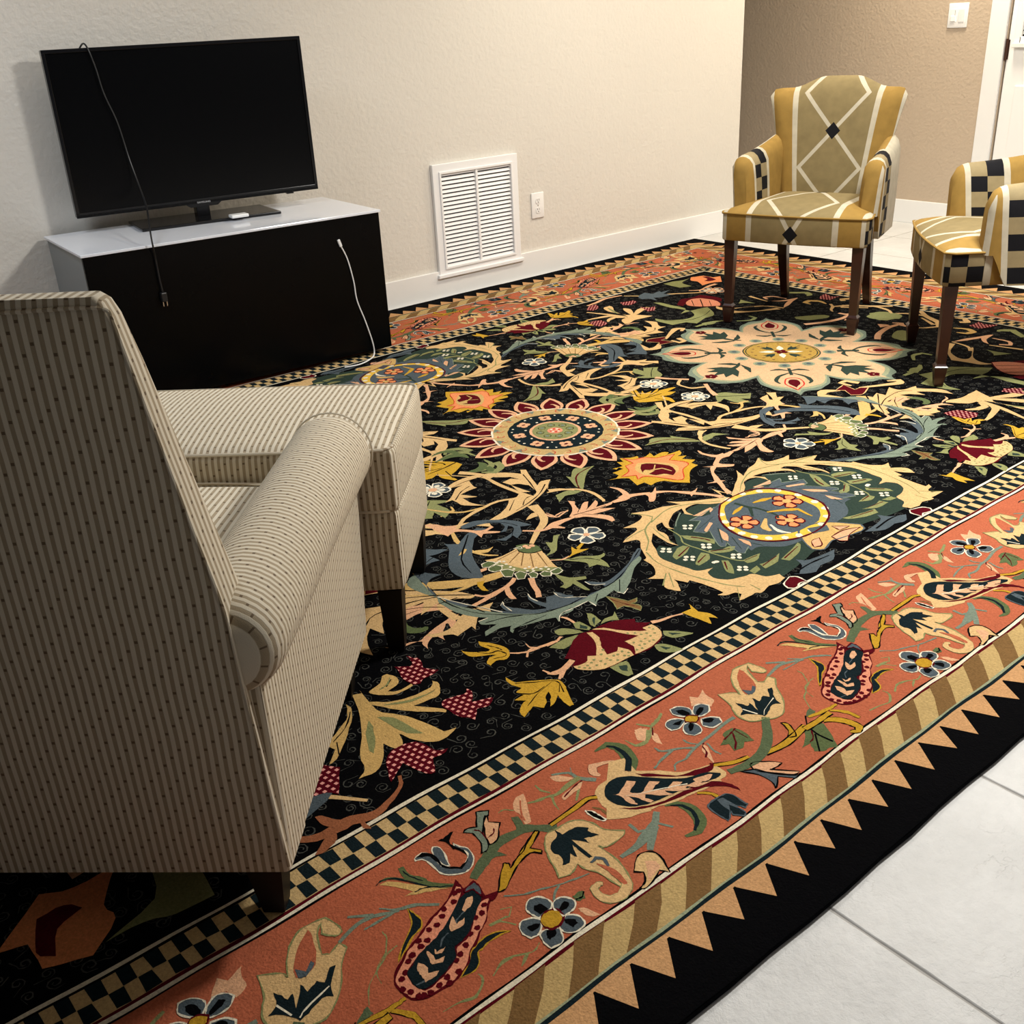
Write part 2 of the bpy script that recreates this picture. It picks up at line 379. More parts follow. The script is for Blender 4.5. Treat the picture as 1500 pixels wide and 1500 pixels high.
M_STRX = mat('striped_fabric_along', rough=0.75, spec=0.25, fn=stripe_fn('x'))
M_DWOOD = mat('dark_stained_wood', (0.004, 0.003, 0.0025), 0.5, spec=0.2)
AA = math.radians(48)
# armchair: local x to its right, y forward
AZ = 0.13
arm = thing('armchair', 'large cream and tan striped rolled arm armchair seen from behind at left', 'armchair', (0.450, 1.162, 0), AA - PI / 2)
AW = 0.78
def inset(z):    # taper of the back outline
    return 0.024 * max(0, (z - 0.13)) / 0.45 if z < 0.58 else 0.024 + 0.070 * (z - 0.58) / 0.42
b = bmesh.new()
secs = []
zs = [AZ, 0.3, 0.45, 0.58, 0.7, 0.82, 0.92, 0.978, 0.996, 1.004]
for z in zs:
    i = inset(z); t = 0.040 + 0.040 * max(0, min(1, (1.0 - z) / 0.4)) + 0.03 * max(0, min(1, (0.6 - z) / 0.2)); rr = 0.010
    if z > 0.96: i += (0.002 if z < 0.985 else 0.006 if z < 1.0 else 0.014)
    sh = 0.0 if z < 0.985 else 0.001 if z < 1 else 0.004
    x0, x1, y0, y1 = -AW + i, -i, sh, t - sh
    sec = []
    for (cx, cy, a0) in ((x1 - rr, y1 - rr, 0), (x0 + rr, y1 - rr, 90), (x0 + 0.008, y0 + 0.008, 180), (x1 - 0.008, y0 + 0.008, 270)):
        r = rr if a0 < 180 else 0.008
        for k in range(5):
            a = math.radians(a0 + 22.5 * k); sec.append((cx + r * math.cos(a), cy + r * math.sin(a), z))
    secs.append(sec)
loft(b, secs); obj('backrest', b, M_STR, arm, smooth=True)
# piping down both edges of the back panel and across the top
pp = [(-inset(z) - 0.001, 0.0015, z) for z in (0.14, 0.3, 0.45, 0.58, 0.7, 0.82, 0.92, 0.975)]
p2 = [(-inset(0.98) - 0.006, 0.002, 0.989)] + [(-AW * k / 6 + 0.0, 0.0, 0.991 + 0.002 * math.sin(k * 2.1)) for k in range(1, 6)] + [(-AW + inset(0.98) + 0.006, 0.002, 0.989)]
p3 = [(-AW - p[0], p[1], p[2]) for p in reversed(pp)]
b = bmesh.new(); tube(b, spline(pp + p2 + p3, 5), 0.0026, 6); obj('piping', b, M_STRX, arm, smooth=True)
# side panels + front rail
b = bmesh.new()
prism(b, [(0.015, AZ), (0.672, AZ), (0.735, 0.40), (0.745, 0.49), (0.02, 0.50)], -0.115, 0.0, 'yz', 0.006); obj('side_panel', b, M_STR, arm)
b = bmesh.new()
prism(b, [(0.015, AZ), (0.672, AZ), (0.735, 0.40), (0.745, 0.49), (0.02, 0.50)], -AW, -AW + 0.115, 'yz', 0.006); obj('side_panel', b, M_STR, arm)
b = bmesh.new(); box(b, -AW + 0.10, -0.10, 0.10, 0.70, AZ, 0.315, 0.01); obj('seat_rail', b, M_STR, arm)
b = bmesh.new(); cushion(b, -AW + 0.13, -0.13, 0.12, 0.735, 0.32, 0.455, 0.035, 0.022, 16); obj('seat_cushion', b, M_STRX, arm, smooth=True)
b = bmesh.new(); sq = [(-AW + 0.15, 0.738, 0.425), (-0.15, 0.738, 0.425)]; tube(b, [(-AW+.14,.735,.444),(-.5,.742,.447),(-.3,.742,.447),(-.14,.735,.444)], 0.003, 6); obj('cushion_piping', b, M_STRY, arm, smooth=True)
for sx in (1, -1):
    cx = -0.042 if sx == 1 else -AW + 0.042
    b = bmesh.new(); secs = []; nseg = 28
    for i in range(nseg + 1):
        t = i / nseg; y = 0.012 + 0.740 * t
        r = 0.080 * (1 - 0.10 * math.exp(-((t - 0.35) / 0.25) ** 2) * 0.0)
        e = 1.0
        if i < 5: e = (0.30, 0.62, 0.82, 0.93, 0.985)[i]; y = (0.003, 0.006, 0.014, 0.028, 0.055)[i]
        if t > 0.975: e = 1 - (t - 0.975) / 0.025 * 0.10
        zc = 0.508 + 0.004 * math.sin(t * 3)
        sec = []
        for k in range(28):
            a = 2 * PI * k / 28
            rx = r * e * (1.0 if math.cos(a) * sx > 0 else 1.0)
            sec.append((cx + rx * math.cos(a), y, zc + r * e * math.sin(a)))
        secs.append(sec)
    loft(b, secs); ar = obj('arm', b, M_STRY, arm, smooth=True)
    b = bmesh.new(); ring = [(cx + 0.080 * math.cos(2 * PI * k / 32) * (1.0 if math.cos(2 * PI * k / 32) * sx > 0 else 1.0), 0.748, 0.509 + 0.080 * math.sin(2 * PI * k / 32)) for k in range(33)]
    tube(b, ring, 0.0018, 6, False); obj('piping', b, M_STRY, ar, smooth=True)
for lx in (-0.05, -AW + 0.05):
    for ly in (0.05, 0.62):
        b = bmesh.new(); secs = []
        for z, w in ((0.0135, 0.017), (0.03, 0.019), (AZ + 0.002, 0.030)):
            secs.append([(lx + sx * w, ly + sy * w, z) for sx, sy in ((-1, -1), (1, -1), (1, 1), (-1, 1))])
        loft(b, secs); obj('leg', b, M_DWOOD, arm)
# ottoman in front of the armchair
ot = thing('ottoman', 'cream and tan striped ottoman with thick cushion pushed against the armchair', 'ottoman', (0.450, 1.162, 0), AA - PI / 2)
OX0, OX1, OY0, OY1 = -0.70, 0.075, 0.765, 1.195
b = bmesh.new(); cushion(b, OX0 + 0.004, OX1 - 0.004, OY0 + 0.004, OY1 - 0.004, 0.170, 0.365, 0.014, 0, 14, 0.010); obj('base', b, M_STR, ot, smooth=True)
b = bmesh.new(); cushion(b, OX0, OX1, OY0, OY1, 0.357, 0.503, 0.018, 0.018, 18, 0.010); cs = obj('cushion', b, M_STR, ot, smooth=True)
for zz, ii in ((0.4985, 0.004), (0.3625, 0.004)):
    c = 0.03; rect = []
    for (cx, cy, a0) in ((OX1 - c - ii, OY1 - c - ii, 0), (OX0 + c + ii, OY1 - c - ii, 90), (OX0 + c + ii, OY0 + c + ii, 180), (OX1 - c - ii, OY0 + c + ii, 270)):
        for k in range(5): a = math.radians(a0 + 22.5 * k); rect.append((cx + c * math.cos(a), cy + c * math.sin(a), zz))
    rect.append(rect[0]); b = bmesh.new(); tube(b, rect, 0.0036, 6, False); obj('piping', b, M_STRY, cs, smooth=True)
for lx in (OX0 + 0.04, OX1 - 0.04):
    for ly in (OY0 + 0.035, OY1 - 0.035):
        b = bmesh.new(); secs = []
        for z, w in ((0.0135, 0.017), (0.03, 0.019), (0.172, 0.026)):
            secs.append([(lx + sx * w, ly + sy * w, z) for sx, sy in ((-1, -1), (1, -1), (1, 1), (-1, 1))])
        loft(b, secs); obj('leg', b, M_DWOOD, ot)

# ---------------------------------------------------------------- patterned chairs
GOLD, TAN, CRM, BLK, PUT = hexc(146, 116, 58), hexc(128, 113, 78), hexc(184, 176, 156), (0.005, 0.005, 0.007), hexc(142, 127, 94)
def velvet(c):
    k = noise(26, 3) * 0.45 + 0.78
    n = N.tree.nodes.new('ShaderNodeVectorMath'); n.operation = 'SCALE'; N.tree.links.new(c.s, n.inputs[0]); N.tree.links.new(k.s, n.inputs['Scale']); c = N(n.outputs[0])
    return {'Base Color': c, 'Normal': bump(noise(420, 2) + noise(30, 2) * 1.5, 0.25, 0.0012)}
def checker(u, v, s):       # 1 where black
    return N.m('FLOORED_MODULO', (u / s).floor() + (v / s).floor(), 2.0).gt(0.5)
def bands(ax, lat, v, vc, side):
    """ax = |x| in band units; lat = |x| in metres"""
    hp, A = side
    c = mixc(ax.gt(0.56), TAN, CRM); c = mixc(ax.gt(0.64), c, GOLD); c = mixc(ax.gt(0.93), c, CRM)
    t = ((v - vc) / hp).tri() * A
    line = ((lat - t).abs()).lt(0.0100) * ax.lt(0.57)
    c = mixc(line, c, CRM)
    dia = (lat / 0.031 + (((v - vc) / (2 * hp) + 0.5).fract() - 0.5).abs() * (2 * hp) / 0.036).lt(1.0)
    return mixc(dia, c, BLK)
def back_fn():
    x, y, z = coords(); hw = (z - 0.49) * 0.15 + 0.222
    ax = x.abs() / hw
    c = bands(ax, x.abs(), z, 0.777, (0.155, 0.128))
    ck = mixc(checker(y + 0.003, z, 0.033), PUT, BLK)
    c = mixc(ax.gt(1.0), c, ck)
    t = N.tree.nodes.new('ShaderNodeTexCoord'); q = N.tree.nodes.new('ShaderNodeSeparateXYZ'); N.tree.links.new(t.outputs['Normal'], q.inputs[0])
    c = mixc(N(q.outputs[1]).gt(0.4) * (x / 0.12).fract().gt(0.3), c, GOLD)
    return velvet(c)
def seat_fn():
    x, y, z = coords(); ax = x.abs() / 0.292
    c = bands(ax, x.abs(), y + z, 0.362, (0.255, 0.140))
    side = x.abs().gt(0.2915 - 0.12 * 0)
    t = N.tree.nodes.new('ShaderNodeTexCoord'); q = N.tree.nodes.new('ShaderNodeSeparateXYZ'); N.tree.links.new(t.outputs['Normal'], q.inputs[0])
    sd = N(q.outputs[0]).abs().gt(0.75)
    yy = y + 0.0
    s2 = mixc(checker(yy + 0.066, z - 0.372 + 0.041, 0.055), PUT, BLK); s2 = mixc(yy.gt(0.100), s2, CRM); s2 = mixc(yy.gt(0.125), s2, GOLD)
    return velvet(mixc(sd, c, s2))
def arm_fn():
    x, y, z = coords()
    u = y - 0.085 + (z - 0.49) * 0.12
    s2 = mixc(u.gt(0.058), GOLD, CRM); ck = mixc(checker(u - 0.078, z + 0.02, 0.057), PUT, BLK)
    s2 = mixc(u.gt(0.078), s2, ck); s2 = mixc(u.gt(0.192), s2, CRM); s2 = mixc(u.gt(0.214), s2, GOLD)
    t = N.tree.nodes.new('ShaderNodeTexCoord'); q = N.tree.nodes.new('ShaderNodeSeparateXYZ'); N.tree.links.new(t.outputs['Normal'], q.inputs[0])
    s2 = mixc(u.gt(0.2) * (x * N(q.outputs[0])).gt(0.05), s2, CRM)
    fr = (y.lt(0.105)) * (x.abs() - (z - 0.49) * 0.07).gt(0.283)
    return velvet(mixc(fr, s2, CRM))
M_BACK = mat('velvet_back', rough=0.85, spec=0.2, fn=back_fn)
M_SEAT = mat('velvet_seat', rough=0.85, spec=0.2, fn=seat_fn)
M_ARM = mat('velvet_arm', rough=0.85, spec=0.2, fn=arm_fn)
M_WELT = mat('gold_welt', GOLD, 0.8, spec=0.2)
def wood_fn():
    x, y, z = coords(); n = noise(14, 4, vec=xyz(x * 3, y * 3, z * 0.6))
    return {'Base Color': mixc(n, (0.012, 0.004, 0.003), (0.040, 0.010, 0.006))}
M_MAHO = mat('mahogany', rough=0.28, fn=wood_fn)
def make_chair():
    t = thing('accent_chair', '', 'chair', (0, 0, 0))
    # seat: plan outline, skirt and domed top
    def hwid(y): return 0.300 - 0.075 * max(0, y) / 0.47
    def outline(g, z):
        P = []
        nf = 14
        for k in range(nf + 1):      # bowed front from -x to +x
            u = -1 + 2 * k / nf; P.append(((0.288 - g) * u, -0.030 - 0.022 * (1 - u * u) + g, z))
        for y in (0.0, 0.12, 0.24, 0.36, 0.46): P.append((hwid(y) - g, y if y < 0.46 else y - g, z))
        for k in range(1, 6): P.append(((hwid(0.46) - g) * (1 - 2 * k / 6), 0.47 - g, z))
        for y in (0.46, 0.36, 0.24, 0.12, 0.0): P.append((-hwid(y) + g, y if y < 0.46 else y - g, z))
        return P
    b = bmesh.new()
    secs = [outline(g, z) for g, z in ((0.004, 0.372), (0.0, 0.378), (0.0, 0.486), (0.006, 0.493))]
    o_ = outline(0.006, 0.493)
    for q, z in ((0.93, 0.502), (0.8, 0.514), (0.62, 0.525), (0.42, 0.532), (0.2, 0.536), (0.05, 0.537)): secs.append([(p[0] * q, 0.2 + (p[1] - 0.2) * q, z) for p in o_])
    loft(b, secs); obj('seat', b, M_SEAT, t, smooth=True)
    b = bmesh.new(); w = [Vector(p) for p in outline(-0.002, 0.488)]; w.append(w[0]); tube(b, w, 0.0042, 6, False); obj('welt', b, M_WELT, t, smooth=True)
    # back: curved shell. outline half width as function of height, crest
    b = bmesh.new(); nx, nz = 24, 22
    def hw(v): return 0.208 + 0.02 * v + 0.068 * v ** 1.6
    def top(u): a = abs(u); return 0.952 + 0.046 * (0.5 + 0.5 * math.cos(PI * max(0, min(1, (a - 0.18) / 0.52)))) - 0.02 * max(0, (a - 0.85) / 0.15) ** 2 - 0.012 * (1 if a > 0.93 else 0) * ((a - 0.93) / 0.07)
    G = {}
    for s in (0, 1):
        for i in range(nx + 1):
            u = -1 + 2 * i / nx
            for j in range(nz + 1):
                v = j / nz; z = 0.46 + (top(u) - 0.46) * v; vz = (z - 0.46) / 0.52
                x = hw(min(1.05, vz)) * u
                yc = 0.455 + 0.075 * vz + 0.0 - 0.055 * abs(u) ** 2.2 * (0.4 + vz * 0.6)      # reclined, wings forward
                th = 0.032 * (1 - abs(u) ** 8) ** 0.5 * (1 - v ** 14) ** 0.5 + 0.004
                puff = 0.022 * (1 - u * u) * (1 - (2 * v - 1) ** 4)
                G[s, i, j] = b.verts.new((x, yc - th - puff if s == 0 else yc + th * 0.9, z))
    for i in range(nx):
        for j in range(nz):
            b.faces.new((G[0, i, j], G[0, i + 1, j], G[0, i + 1, j + 1], G[0, i, j + 1])); b.faces.new((G[1, i, j], G[1, i, j + 1], G[1, i + 1, j + 1], G[1, i + 1, j]))
    for j in range(nz):
        b.faces.new((G[0, 0, j], G[0, 0, j + 1], G[1, 0, j + 1], G[1, 0, j])); b.faces.new((G[0, nx, j], G[1, nx, j], G[1, nx, j + 1], G[0, nx, j + 1]))
    for i in range(nx):
        b.faces.new((G[0, i, nz], G[0, i + 1, nz], G[1, i + 1, nz], G[1, i, nz])); b.faces.new((G[0, i, 0], G[1, i, 0], G[1, i + 1, 0], G[0, i + 1, 0]))
    bmesh.ops.recalc_face_normals(b, faces=b.faces)
    obj('backrest', b, M_BACK, t, smooth=True)
    # arms: padded wings from back to front with rolled fronts
    for sx in (-1, 1):
        b = bmesh.new(); secs = []; n = 22
        for i in range(n + 1):
            f = i / n; y = 0.085 + 0.375 * f
            zt = 0.655 + 0.052 * math.sqrt(max(0, 1 - max(0, (0.16 - f) / 0.16) ** 2)) + 0.055 * f ** 1.6
            xc = 0.258 - 0.020 * f; flare = 0.014 * (1 - f); h = 0.035 * (math.sqrt(1 - max(0, (0.07 - f) / 0.07) ** 2 * 0.65)) + 0.003
            z0 = 0.478 - 0.105 * min(1, max(0, (f - 0.10) / 0.12)); sec = []
            for (ox, oz) in ((-1, 0), (-1, 0.33), (-1, 0.66), (-1, 0.86), (-0.72, 0.95), (-0.35, 0.99), (0, 1.0), (0.35, 0.99), (0.72, 0.95), (1, 0.86), (1, 0.66), (1, 0.33), (1, 0)):
                zz = z0 + (zt - z0) * oz; out = flare * (oz ** 2)
                bulge = 1 + 0.10 * math.sin(PI * min(1, oz))
                sec.append((sx * (xc + out + h * ox * bulge), y - 0.02 * oz * (1 - f) * 0 , zz))
            secs.append(sec)
        loft(b, secs); obj('armrest', b, M_ARM, t, smooth=True)
    # legs
    for sx in (-1, 1):
        b = bmesh.new(); secs = []; x, y = sx * 0.262, 0.005
        for z, w in ((0, 0.0135), (0.004, 0.015), (0.070, 0.021), (0.074, 0.023), (0.078, 0.019), (0.085, 0.0150), (0.375, 0.022)):
            secs.append([(x - sx * 0.0 + a * w, y + c * w, z) for a, c in ((-1, -1), (1, -1), (1, 1), (-1, 1))])
        loft(b, secs); obj('leg', b, M_MAHO, t)
    for sx in (-1, 1):
        b = bmesh.new(); secs = []
        for z, w in ((0, 0.015), (0.10, 0.017), (0.22, 0.020), (0.375, 0.023)):
            k = 1 - z / 0.375; x, y = sx * (0.182 + 0.004 * k), 0.435 + 0.10 * k ** 1.4
            secs.append([(x + a * w, y + c * w, z) for a, c in ((-1, -1), (1, -1), (1, 1), (-1, 1))])
        loft(b, secs); obj('leg', b, M_MAHO, t)
    return t
RZ = 0.0135
ch = make_chair(); ch.location = (3.6537, 2.6830, RZ); ch.rotation_euler = (0, 0, math.radians(-71.4)); ch.scale = (1.035, 1, 0.972)
ch['label'] = 'gold and tan diamond patterned armchair facing the camera, all four legs in view'; ch['group'] = 'patterned accent chairs'
c2 = ch.copy(); COL.objects.link(c2); c2.location = (3.592, 2.013, RZ); c2.rotation_euler = (0, 0, math.radians(-138.66))
c2['label'] = 'gold and tan patterned armchair at right edge, turned sideways and partly out of frame'
for k in list(ch.children):
    q = k.copy(); COL.objects.link(q); q.parent = c2

# cords
CORD = [(1.4231, 4.3139, 1.0900), (1.4238, 4.2936, 1.2100), (1.4354, 4.2614, 1.2575), (1.4371, 4.2096, 1.2575), (1.4523, 4.2011, 1.1809), (1.4624, 4.1975, 1.0936), (1.4894, 4.1913, 0.9885), (1.5022, 4.1752, 0.8526), (1.5027, 4.1245, 0.7557), (1.4710, 4.0080, 0.6945), (1.3817, 3.7759, 0.6333), (1.3822, 3.7759, 0.5482), (1.3827, 3.7758, 0.4740), (1.3855, 3.7756, 0.4233)]
WCORD = [(2.1186, 3.7278, 0.4844), (2.1415, 3.7261, 0.4265), (2.1576, 3.7249, 0.3353), (2.1632, 3.7245, 0.2555), (2.1889, 3.7206, 0.1650), (2.2113, 3.7169, 0.0672), (2.2083, 3.7110, 0.0185), (2.1515, 3.6587, 0.0185), (2.0860, 3.6335, 0.0185), (2.0253, 3.6462, 0.0185)]
def local(px): return px
cord = thing('power_cord', 'black power cord hanging over the television screen with its plug dangling', 'cord', (0, 0, 0))
b = bmesh.new(); tube(b, spline(CORD, 8), 0.0032, 8); obj('cable', b, M_CORD, cord, smooth=True)
e = Vector(CORD[-1]); b = bmesh.new(); box(b, -0.011, 0.011, -0.009, 0.009, -0.030, 0.004, 0.003); pl = obj('plug', b, M_CORD, cord, loc=e)
for px_ in (-0.007, 0.007):
    b = bmesh.new(); box(b, px_ - 0.0015, px_ + 0.0015, -0.004, 0.004, -0.046, -0.029); pr = obj('prong', b, M_PRONG, pl)
wc = thing('charging_cable', 'thin white cable hanging down the black console front onto the rug', 'cable', (0, 0, 0))
b = bmesh.new(); tube(b, spline(WCORD, 8), 0.0028, 8); obj('cable', b, M_WCORD, wc, smooth=True)
e = Vector(WCORD[0]); b = bmesh.new(); box(b, -0.006, 0.006, -0.004, 0.004, -0.004, 0.026, 0.002); pl = obj('connector', b, M_WCORD, wc, loc=e); pl.rotation_euler = (0, -0.3, 0)

# ---------------------------------------------------------------- the rug
from mathutils.geometry import delaunay_2d_cdt
RL, RH, CX, CY = 2.750, 1.830, 2.15, 2.49
COLR = {'K': (4, 4, 6), 'S': (176, 96, 68), 'C': (208, 172, 120), 'I': (226, 216, 192), 'N': (20, 32, 36), 'G': (88, 100, 64), 'D': (46, 60, 52),
        'B': (78, 88, 94), 'E': (116, 128, 112), 'Y': (192, 150, 50), 'O': (226, 140, 90), 'R': (82, 8, 20), 'P': (214, 164, 126), 'Q': (218, 142, 112),
        'T': (122, 92, 56), 'T2': (150, 92, 62), 'A': (200, 164, 102), 'W': (196, 150, 104), 'X': (190, 44, 40), 'V': (132, 134, 88), 'Z': (68, 68, 64),
        'M': (184, 142, 42), 'U': (82, 8, 22), 'W1': (222, 180, 70), 'L': (184, 156, 104), 'H': (86, 98, 70), 'g': (148, 154, 124), 'J': (204, 168, 130), 'k': (176, 142, 70), 'h': (198, 168, 118)}
def pile(c, key=''):
    def fn():
        k = noise(55, 3, rough=0.65) * 0.35 + noise(7, 2) * 0.25 + (noise(190, 3, rough=0.7) - 0.5) * 1.3 + 0.22
        n2 = noise(260, 2)
        dk = tuple(v * 0.55 for v in c); lt = tuple(min(1, v * 1.22 + 0.001) for v in c)
        col = mixc(k, dk, lt)
        if key == 'U':
            x, y, z = coords(); u = ((x + y * 0.25) / 0.0145).fract() - 0.5; v = ((y - x * 0.2) / 0.0145 + ((x + y * 0.25) / 0.0145).floor() * 0.5).fract() - 0.5
            col = mixc(N.m('MAXIMUM', u.abs(), v.abs()).lt(0.24), col, hexc(222, 150, 140))
        return {'Base Color': col, 'Normal': bump(n2 + noise(70, 2), 0.55, 0.0028)}
    return fn
KEYS = list(COLR)
RM = [mat('pile_' + ('%d' % i), rough=0.95, spec=0.03, fn=pile(hexc(*COLR[k]), k), sheen=0.0) for i, k in enumerate(KEYS)]
RV, RF, RI = [], [], []
ctr = 0
def warp(x, y): return (x + 0.0022 * math.sin(y * 9.1 + x * 2.3) + 0.0011 * math.sin(x * 31 + y * 17) + 0.0008 * math.sin(x * 911 + y * 733), y + 0.0024 * math.sin(x * 7.7) + 0.0012 * math.sin(x * 27 + 1.3) + 0.0008 * math.sin(y * 877 - x * 641))
def zof(lay):
    global ctr
    ctr += 1
    return 0.0102 + lay * 0.00028 + ((ctr * 89) % 233) * 0.0000010
def addp(col, lay, P):
    """filled polygon, P in metres (rug local)"""
    z = zof(lay); n0 = len(RV)
    V_, E_, F_ = delaunay_2d_cdt([Vector(warp(*p)) for p in P], [], [list(range(len(P)))], 1, 1e-6)[:3]
    RV.extend((p[0], p[1], z) for p in V_)
    for t in F_:
        a, b_, c = (V_[i] for i in t)
        if (b_[0] - a[0]) * (c[1] - a[1]) - (b_[1] - a[1]) * (c[0] - a[0]) < 0: t = t[::-1]
        RF.append(tuple(n0 + i for i in t)); RI.append(KEYS.index(col))
def adds(col, lay, P, w, closed=False):
    """tapered stroke, w list of widths (m) along it"""
    z = zof(lay); n = len(P)
    if n < 2: return
    L, R_ = [], []
    for i in range(n):
        a = P[(i - 1) % n] if closed else P[max(0, i - 1)]; b_ = P[(i + 1) % n] if closed else P[min(n - 1, i + 1)]
        dx, dy = b_[0] - a[0], b_[1] - a[1]; l = math.hypot(dx, dy) or 1
        t = i / (n - 1) * (len(w) - 1); k = min(int(t), len(w) - 2) if len(w) > 1 else 0
        ww = (w[k] + (w[k + 1] - w[k]) * (t - k)) if len(w) > 1 else w[0]
        nx, ny = -dy / l * ww / 2, dx / l * ww / 2
        L.append(warp(P[i][0] + nx, P[i][1] + ny)); R_.append(warp(P[i][0] - nx, P[i][1] - ny))
    n0 = len(RV); RV.extend((p[0], p[1], z) for p in L); RV.extend((p[0], p[1], z) for p in R_)
    for i in range(n if closed else n - 1):
        j = (i + 1) % n
        RF.append((n0 + i, n0 + n + i, n0 + n + j, n0 + j)); RI.append(KEYS.index(col))
def smooth(P, closed, k=3):
    n = len(P); out = []
    if n < 3: return list(P)
    def ang(i):
        if not closed and (i == 0 or i == n - 1): return True
        a, b_, c = P[i - 1], P[i], P[(i + 1) % n]
        v1 = (b_[0] - a[0], b_[1] - a[1]); v2 = (c[0] - b_[0], c[1] - b_[1])
        d = (v1[0] * v2[0] + v1[1] * v2[1]) / ((math.hypot(*v1) * math.hypot(*v2)) or 1)
        return d < 0.5
    cor = [ang(i) for i in range(n)]
    for i in range(n if closed else n - 1):
        j = (i + 1) % n; b_, c = P[i], P[j]
        a = P[i - 1] if not cor[i] else b_; d = P[(j + 1) % n] if not cor[j] else c
        if cor[i]: a = (2 * b_[0] - c[0], 2 * b_[1] - c[1])
        if cor[j]: d = (2 * c[0] - b_[0], 2 * c[1] - b_[1])
        for s in range(k):
            t = s / k
            out.append(tuple(0.5 * ((2 * b_[q]) + (c[q] - a[q]) * t + (2 * a[q] - 5 * b_[q] + 4 * c[q] - d[q]) * t * t + (3 * b_[q] - a[q] - 3 * c[q] + d[q]) * t ** 3) for q in (0, 1)))
    if not closed: out.append(P[-1])
    return out
PER = 1.035
def xforms(sym, P):
    if sym == '4': return [(lambda p, a=a, b_=b_: (p[0] * a, p[1] * b_)) for a in (1, -1) for b_ in (1, -1)]
    if sym == 'L': return [lambda p: p]
    if sym == 'O': return [(lambda p, a=a, b_=b_: (p[0] * a, p[1] * b_)) for a, b_ in ((1, 1), (1, -1), (-1, 1))]
    if sym == 'H': return [(lambda p, a=a: (p[0] * a, p[1])) for a in (1, -1)]
    if sym == 'X': return [(lambda p, b_=b_: (p[0], p[1] * b_)) for b_ in (1, -1)]
    if sym == 'B':
        out = []
        x0, x1 = min(p[0] for p in P), max(p[0] for p in P); t1 = 0.50
        for k in range(-2, 6):
            s = k * PER
            if x0 + s > -RL + 0.30 and x1 + s < RL - 0.30:
                out.append(lambda p, s=s: (p[0] + s, p[1])); out.append(lambda p, s=s: (-p[0] - s, -p[1]))
        for k in range(-2, 5):
            s = k * PER + 0.692
            if x0 + s > -RH + 0.30 and x1 + s < RH - 0.30:
                out.append(lambda p, s=s: (RL - (p[1] + RH), p[0] + s)); out.append(lambda p, s=s: (-RL + (p[1] + RH), -p[0] - s))
        return out
def ring(col, lay, d0, d1, step=0.05):
    for (ax, L_, Hh) in ((0, RL, RH), (1, RH, RL)):
        for sg in (-1, 1):
            n = int(2 * L_ / step); z = zof(lay); n0 = len(RV); M_ = []
            for i in range(n + 1):
                for d in (d0, d1):
                    s = -(L_ - d) + 2 * (L_ - d) * i / n; t = sg * (Hh - d)
                    p = (s, t) if ax == 0 else (t, s); p = warp(*p); RV.append((p[0], p[1], z))
            for i in range(n):
                a = n0 + 2 * i; f = (a, a + 2, a + 3, a + 1)
                if (sg > 0) == (ax == 0): f = f[::-1]
                RF.append(f); RI.append(KEYS.index(col))
for col, lay, d0, d1 in (('K', 0, 0.0, 0.12), ('W', 1, 0.115, 0.124), ('N', 2, 0.122, 0.1285), ('g', 2, 0.1285, 0.133), ('L', 1, 0.130, 0.2), ('R', 2, 0.196, 0.2015), ('I', 2, 0.2015, 0.2085), ('K', 2, 0.2085, 0.2125),
                         ('S', 1, 0.210, 0.542), ('K', 2, 0.536, 0.540), ('I', 2, 0.540, 0.547), ('R', 2, 0.547, 0.5535), ('h', 1, 0.553, 0.628), ('K', 2, 0.622, 0.627), ('I', 2, 0.627, 0.634)):
    ring(col, lay, d0, d1)
addp('K', 0, [(-RL + 0.63, -RH + 0.63), (RL - 0.63, -RH + 0.63), (RL - 0.63, RH - 0.63), (-RL + 0.63, RH - 0.63)])
for (ax, L_, Hh) in ((0, RL, RH), (1, RH, RL)):
    for sg in (-1, 1):
        mp = (lambda s, d: (s * -sg, sg * (Hh - d))) if ax == 0 else (lambda s, d: (-sg * -(Hh - d), s * sg))
        # saw teeth
        pitch = 0.0755; s = -L_ + 0.10; rr = random.Random(5)
        while s < L_ - 0.13:
            j = rr.uniform(-0.004, 0.004)
            addp('W', 1, [mp(s + 0.002, 0.118), mp(s + 0.004, 0.112), mp(s + 0.034 + j, 0.057 + j), mp(s + pitch - 0.003, 0.112), mp(s + pitch, 0.118)]); s += pitch
        # slanting stripes
        s = -L_ + 0.20; q = 0
        while s < L_ - 0.20:
            w = 0.060
            if q % 2: addp('T', 2, [mp(s, 0.199), mp(s + w, 0.199), mp(s + w - 0.030, 0.17), mp(s + w - 0.078, 0.131), mp(s - 0.078, 0.131), mp(s - 0.030, 0.17)])
            s += 0.0605; q += 1
        # checker
        cw = 0.0222; n = int((2 * (L_ - 0.556)) / cw)
        for i in range(n):
            s = -(L_ - 0.556) + i * cw; r = i % 2; d0 = 0.5545 + 0.0340 * r
            j = rr.uniform(-0.0008, 0.0008)
            addp('N', 2, [mp(s + j, d0 + 0.0005), mp(s + cw + 0.0005 - j, d0), mp(s + cw + j, d0 + 0.0335), mp(s - j, d0 + 0.034)])
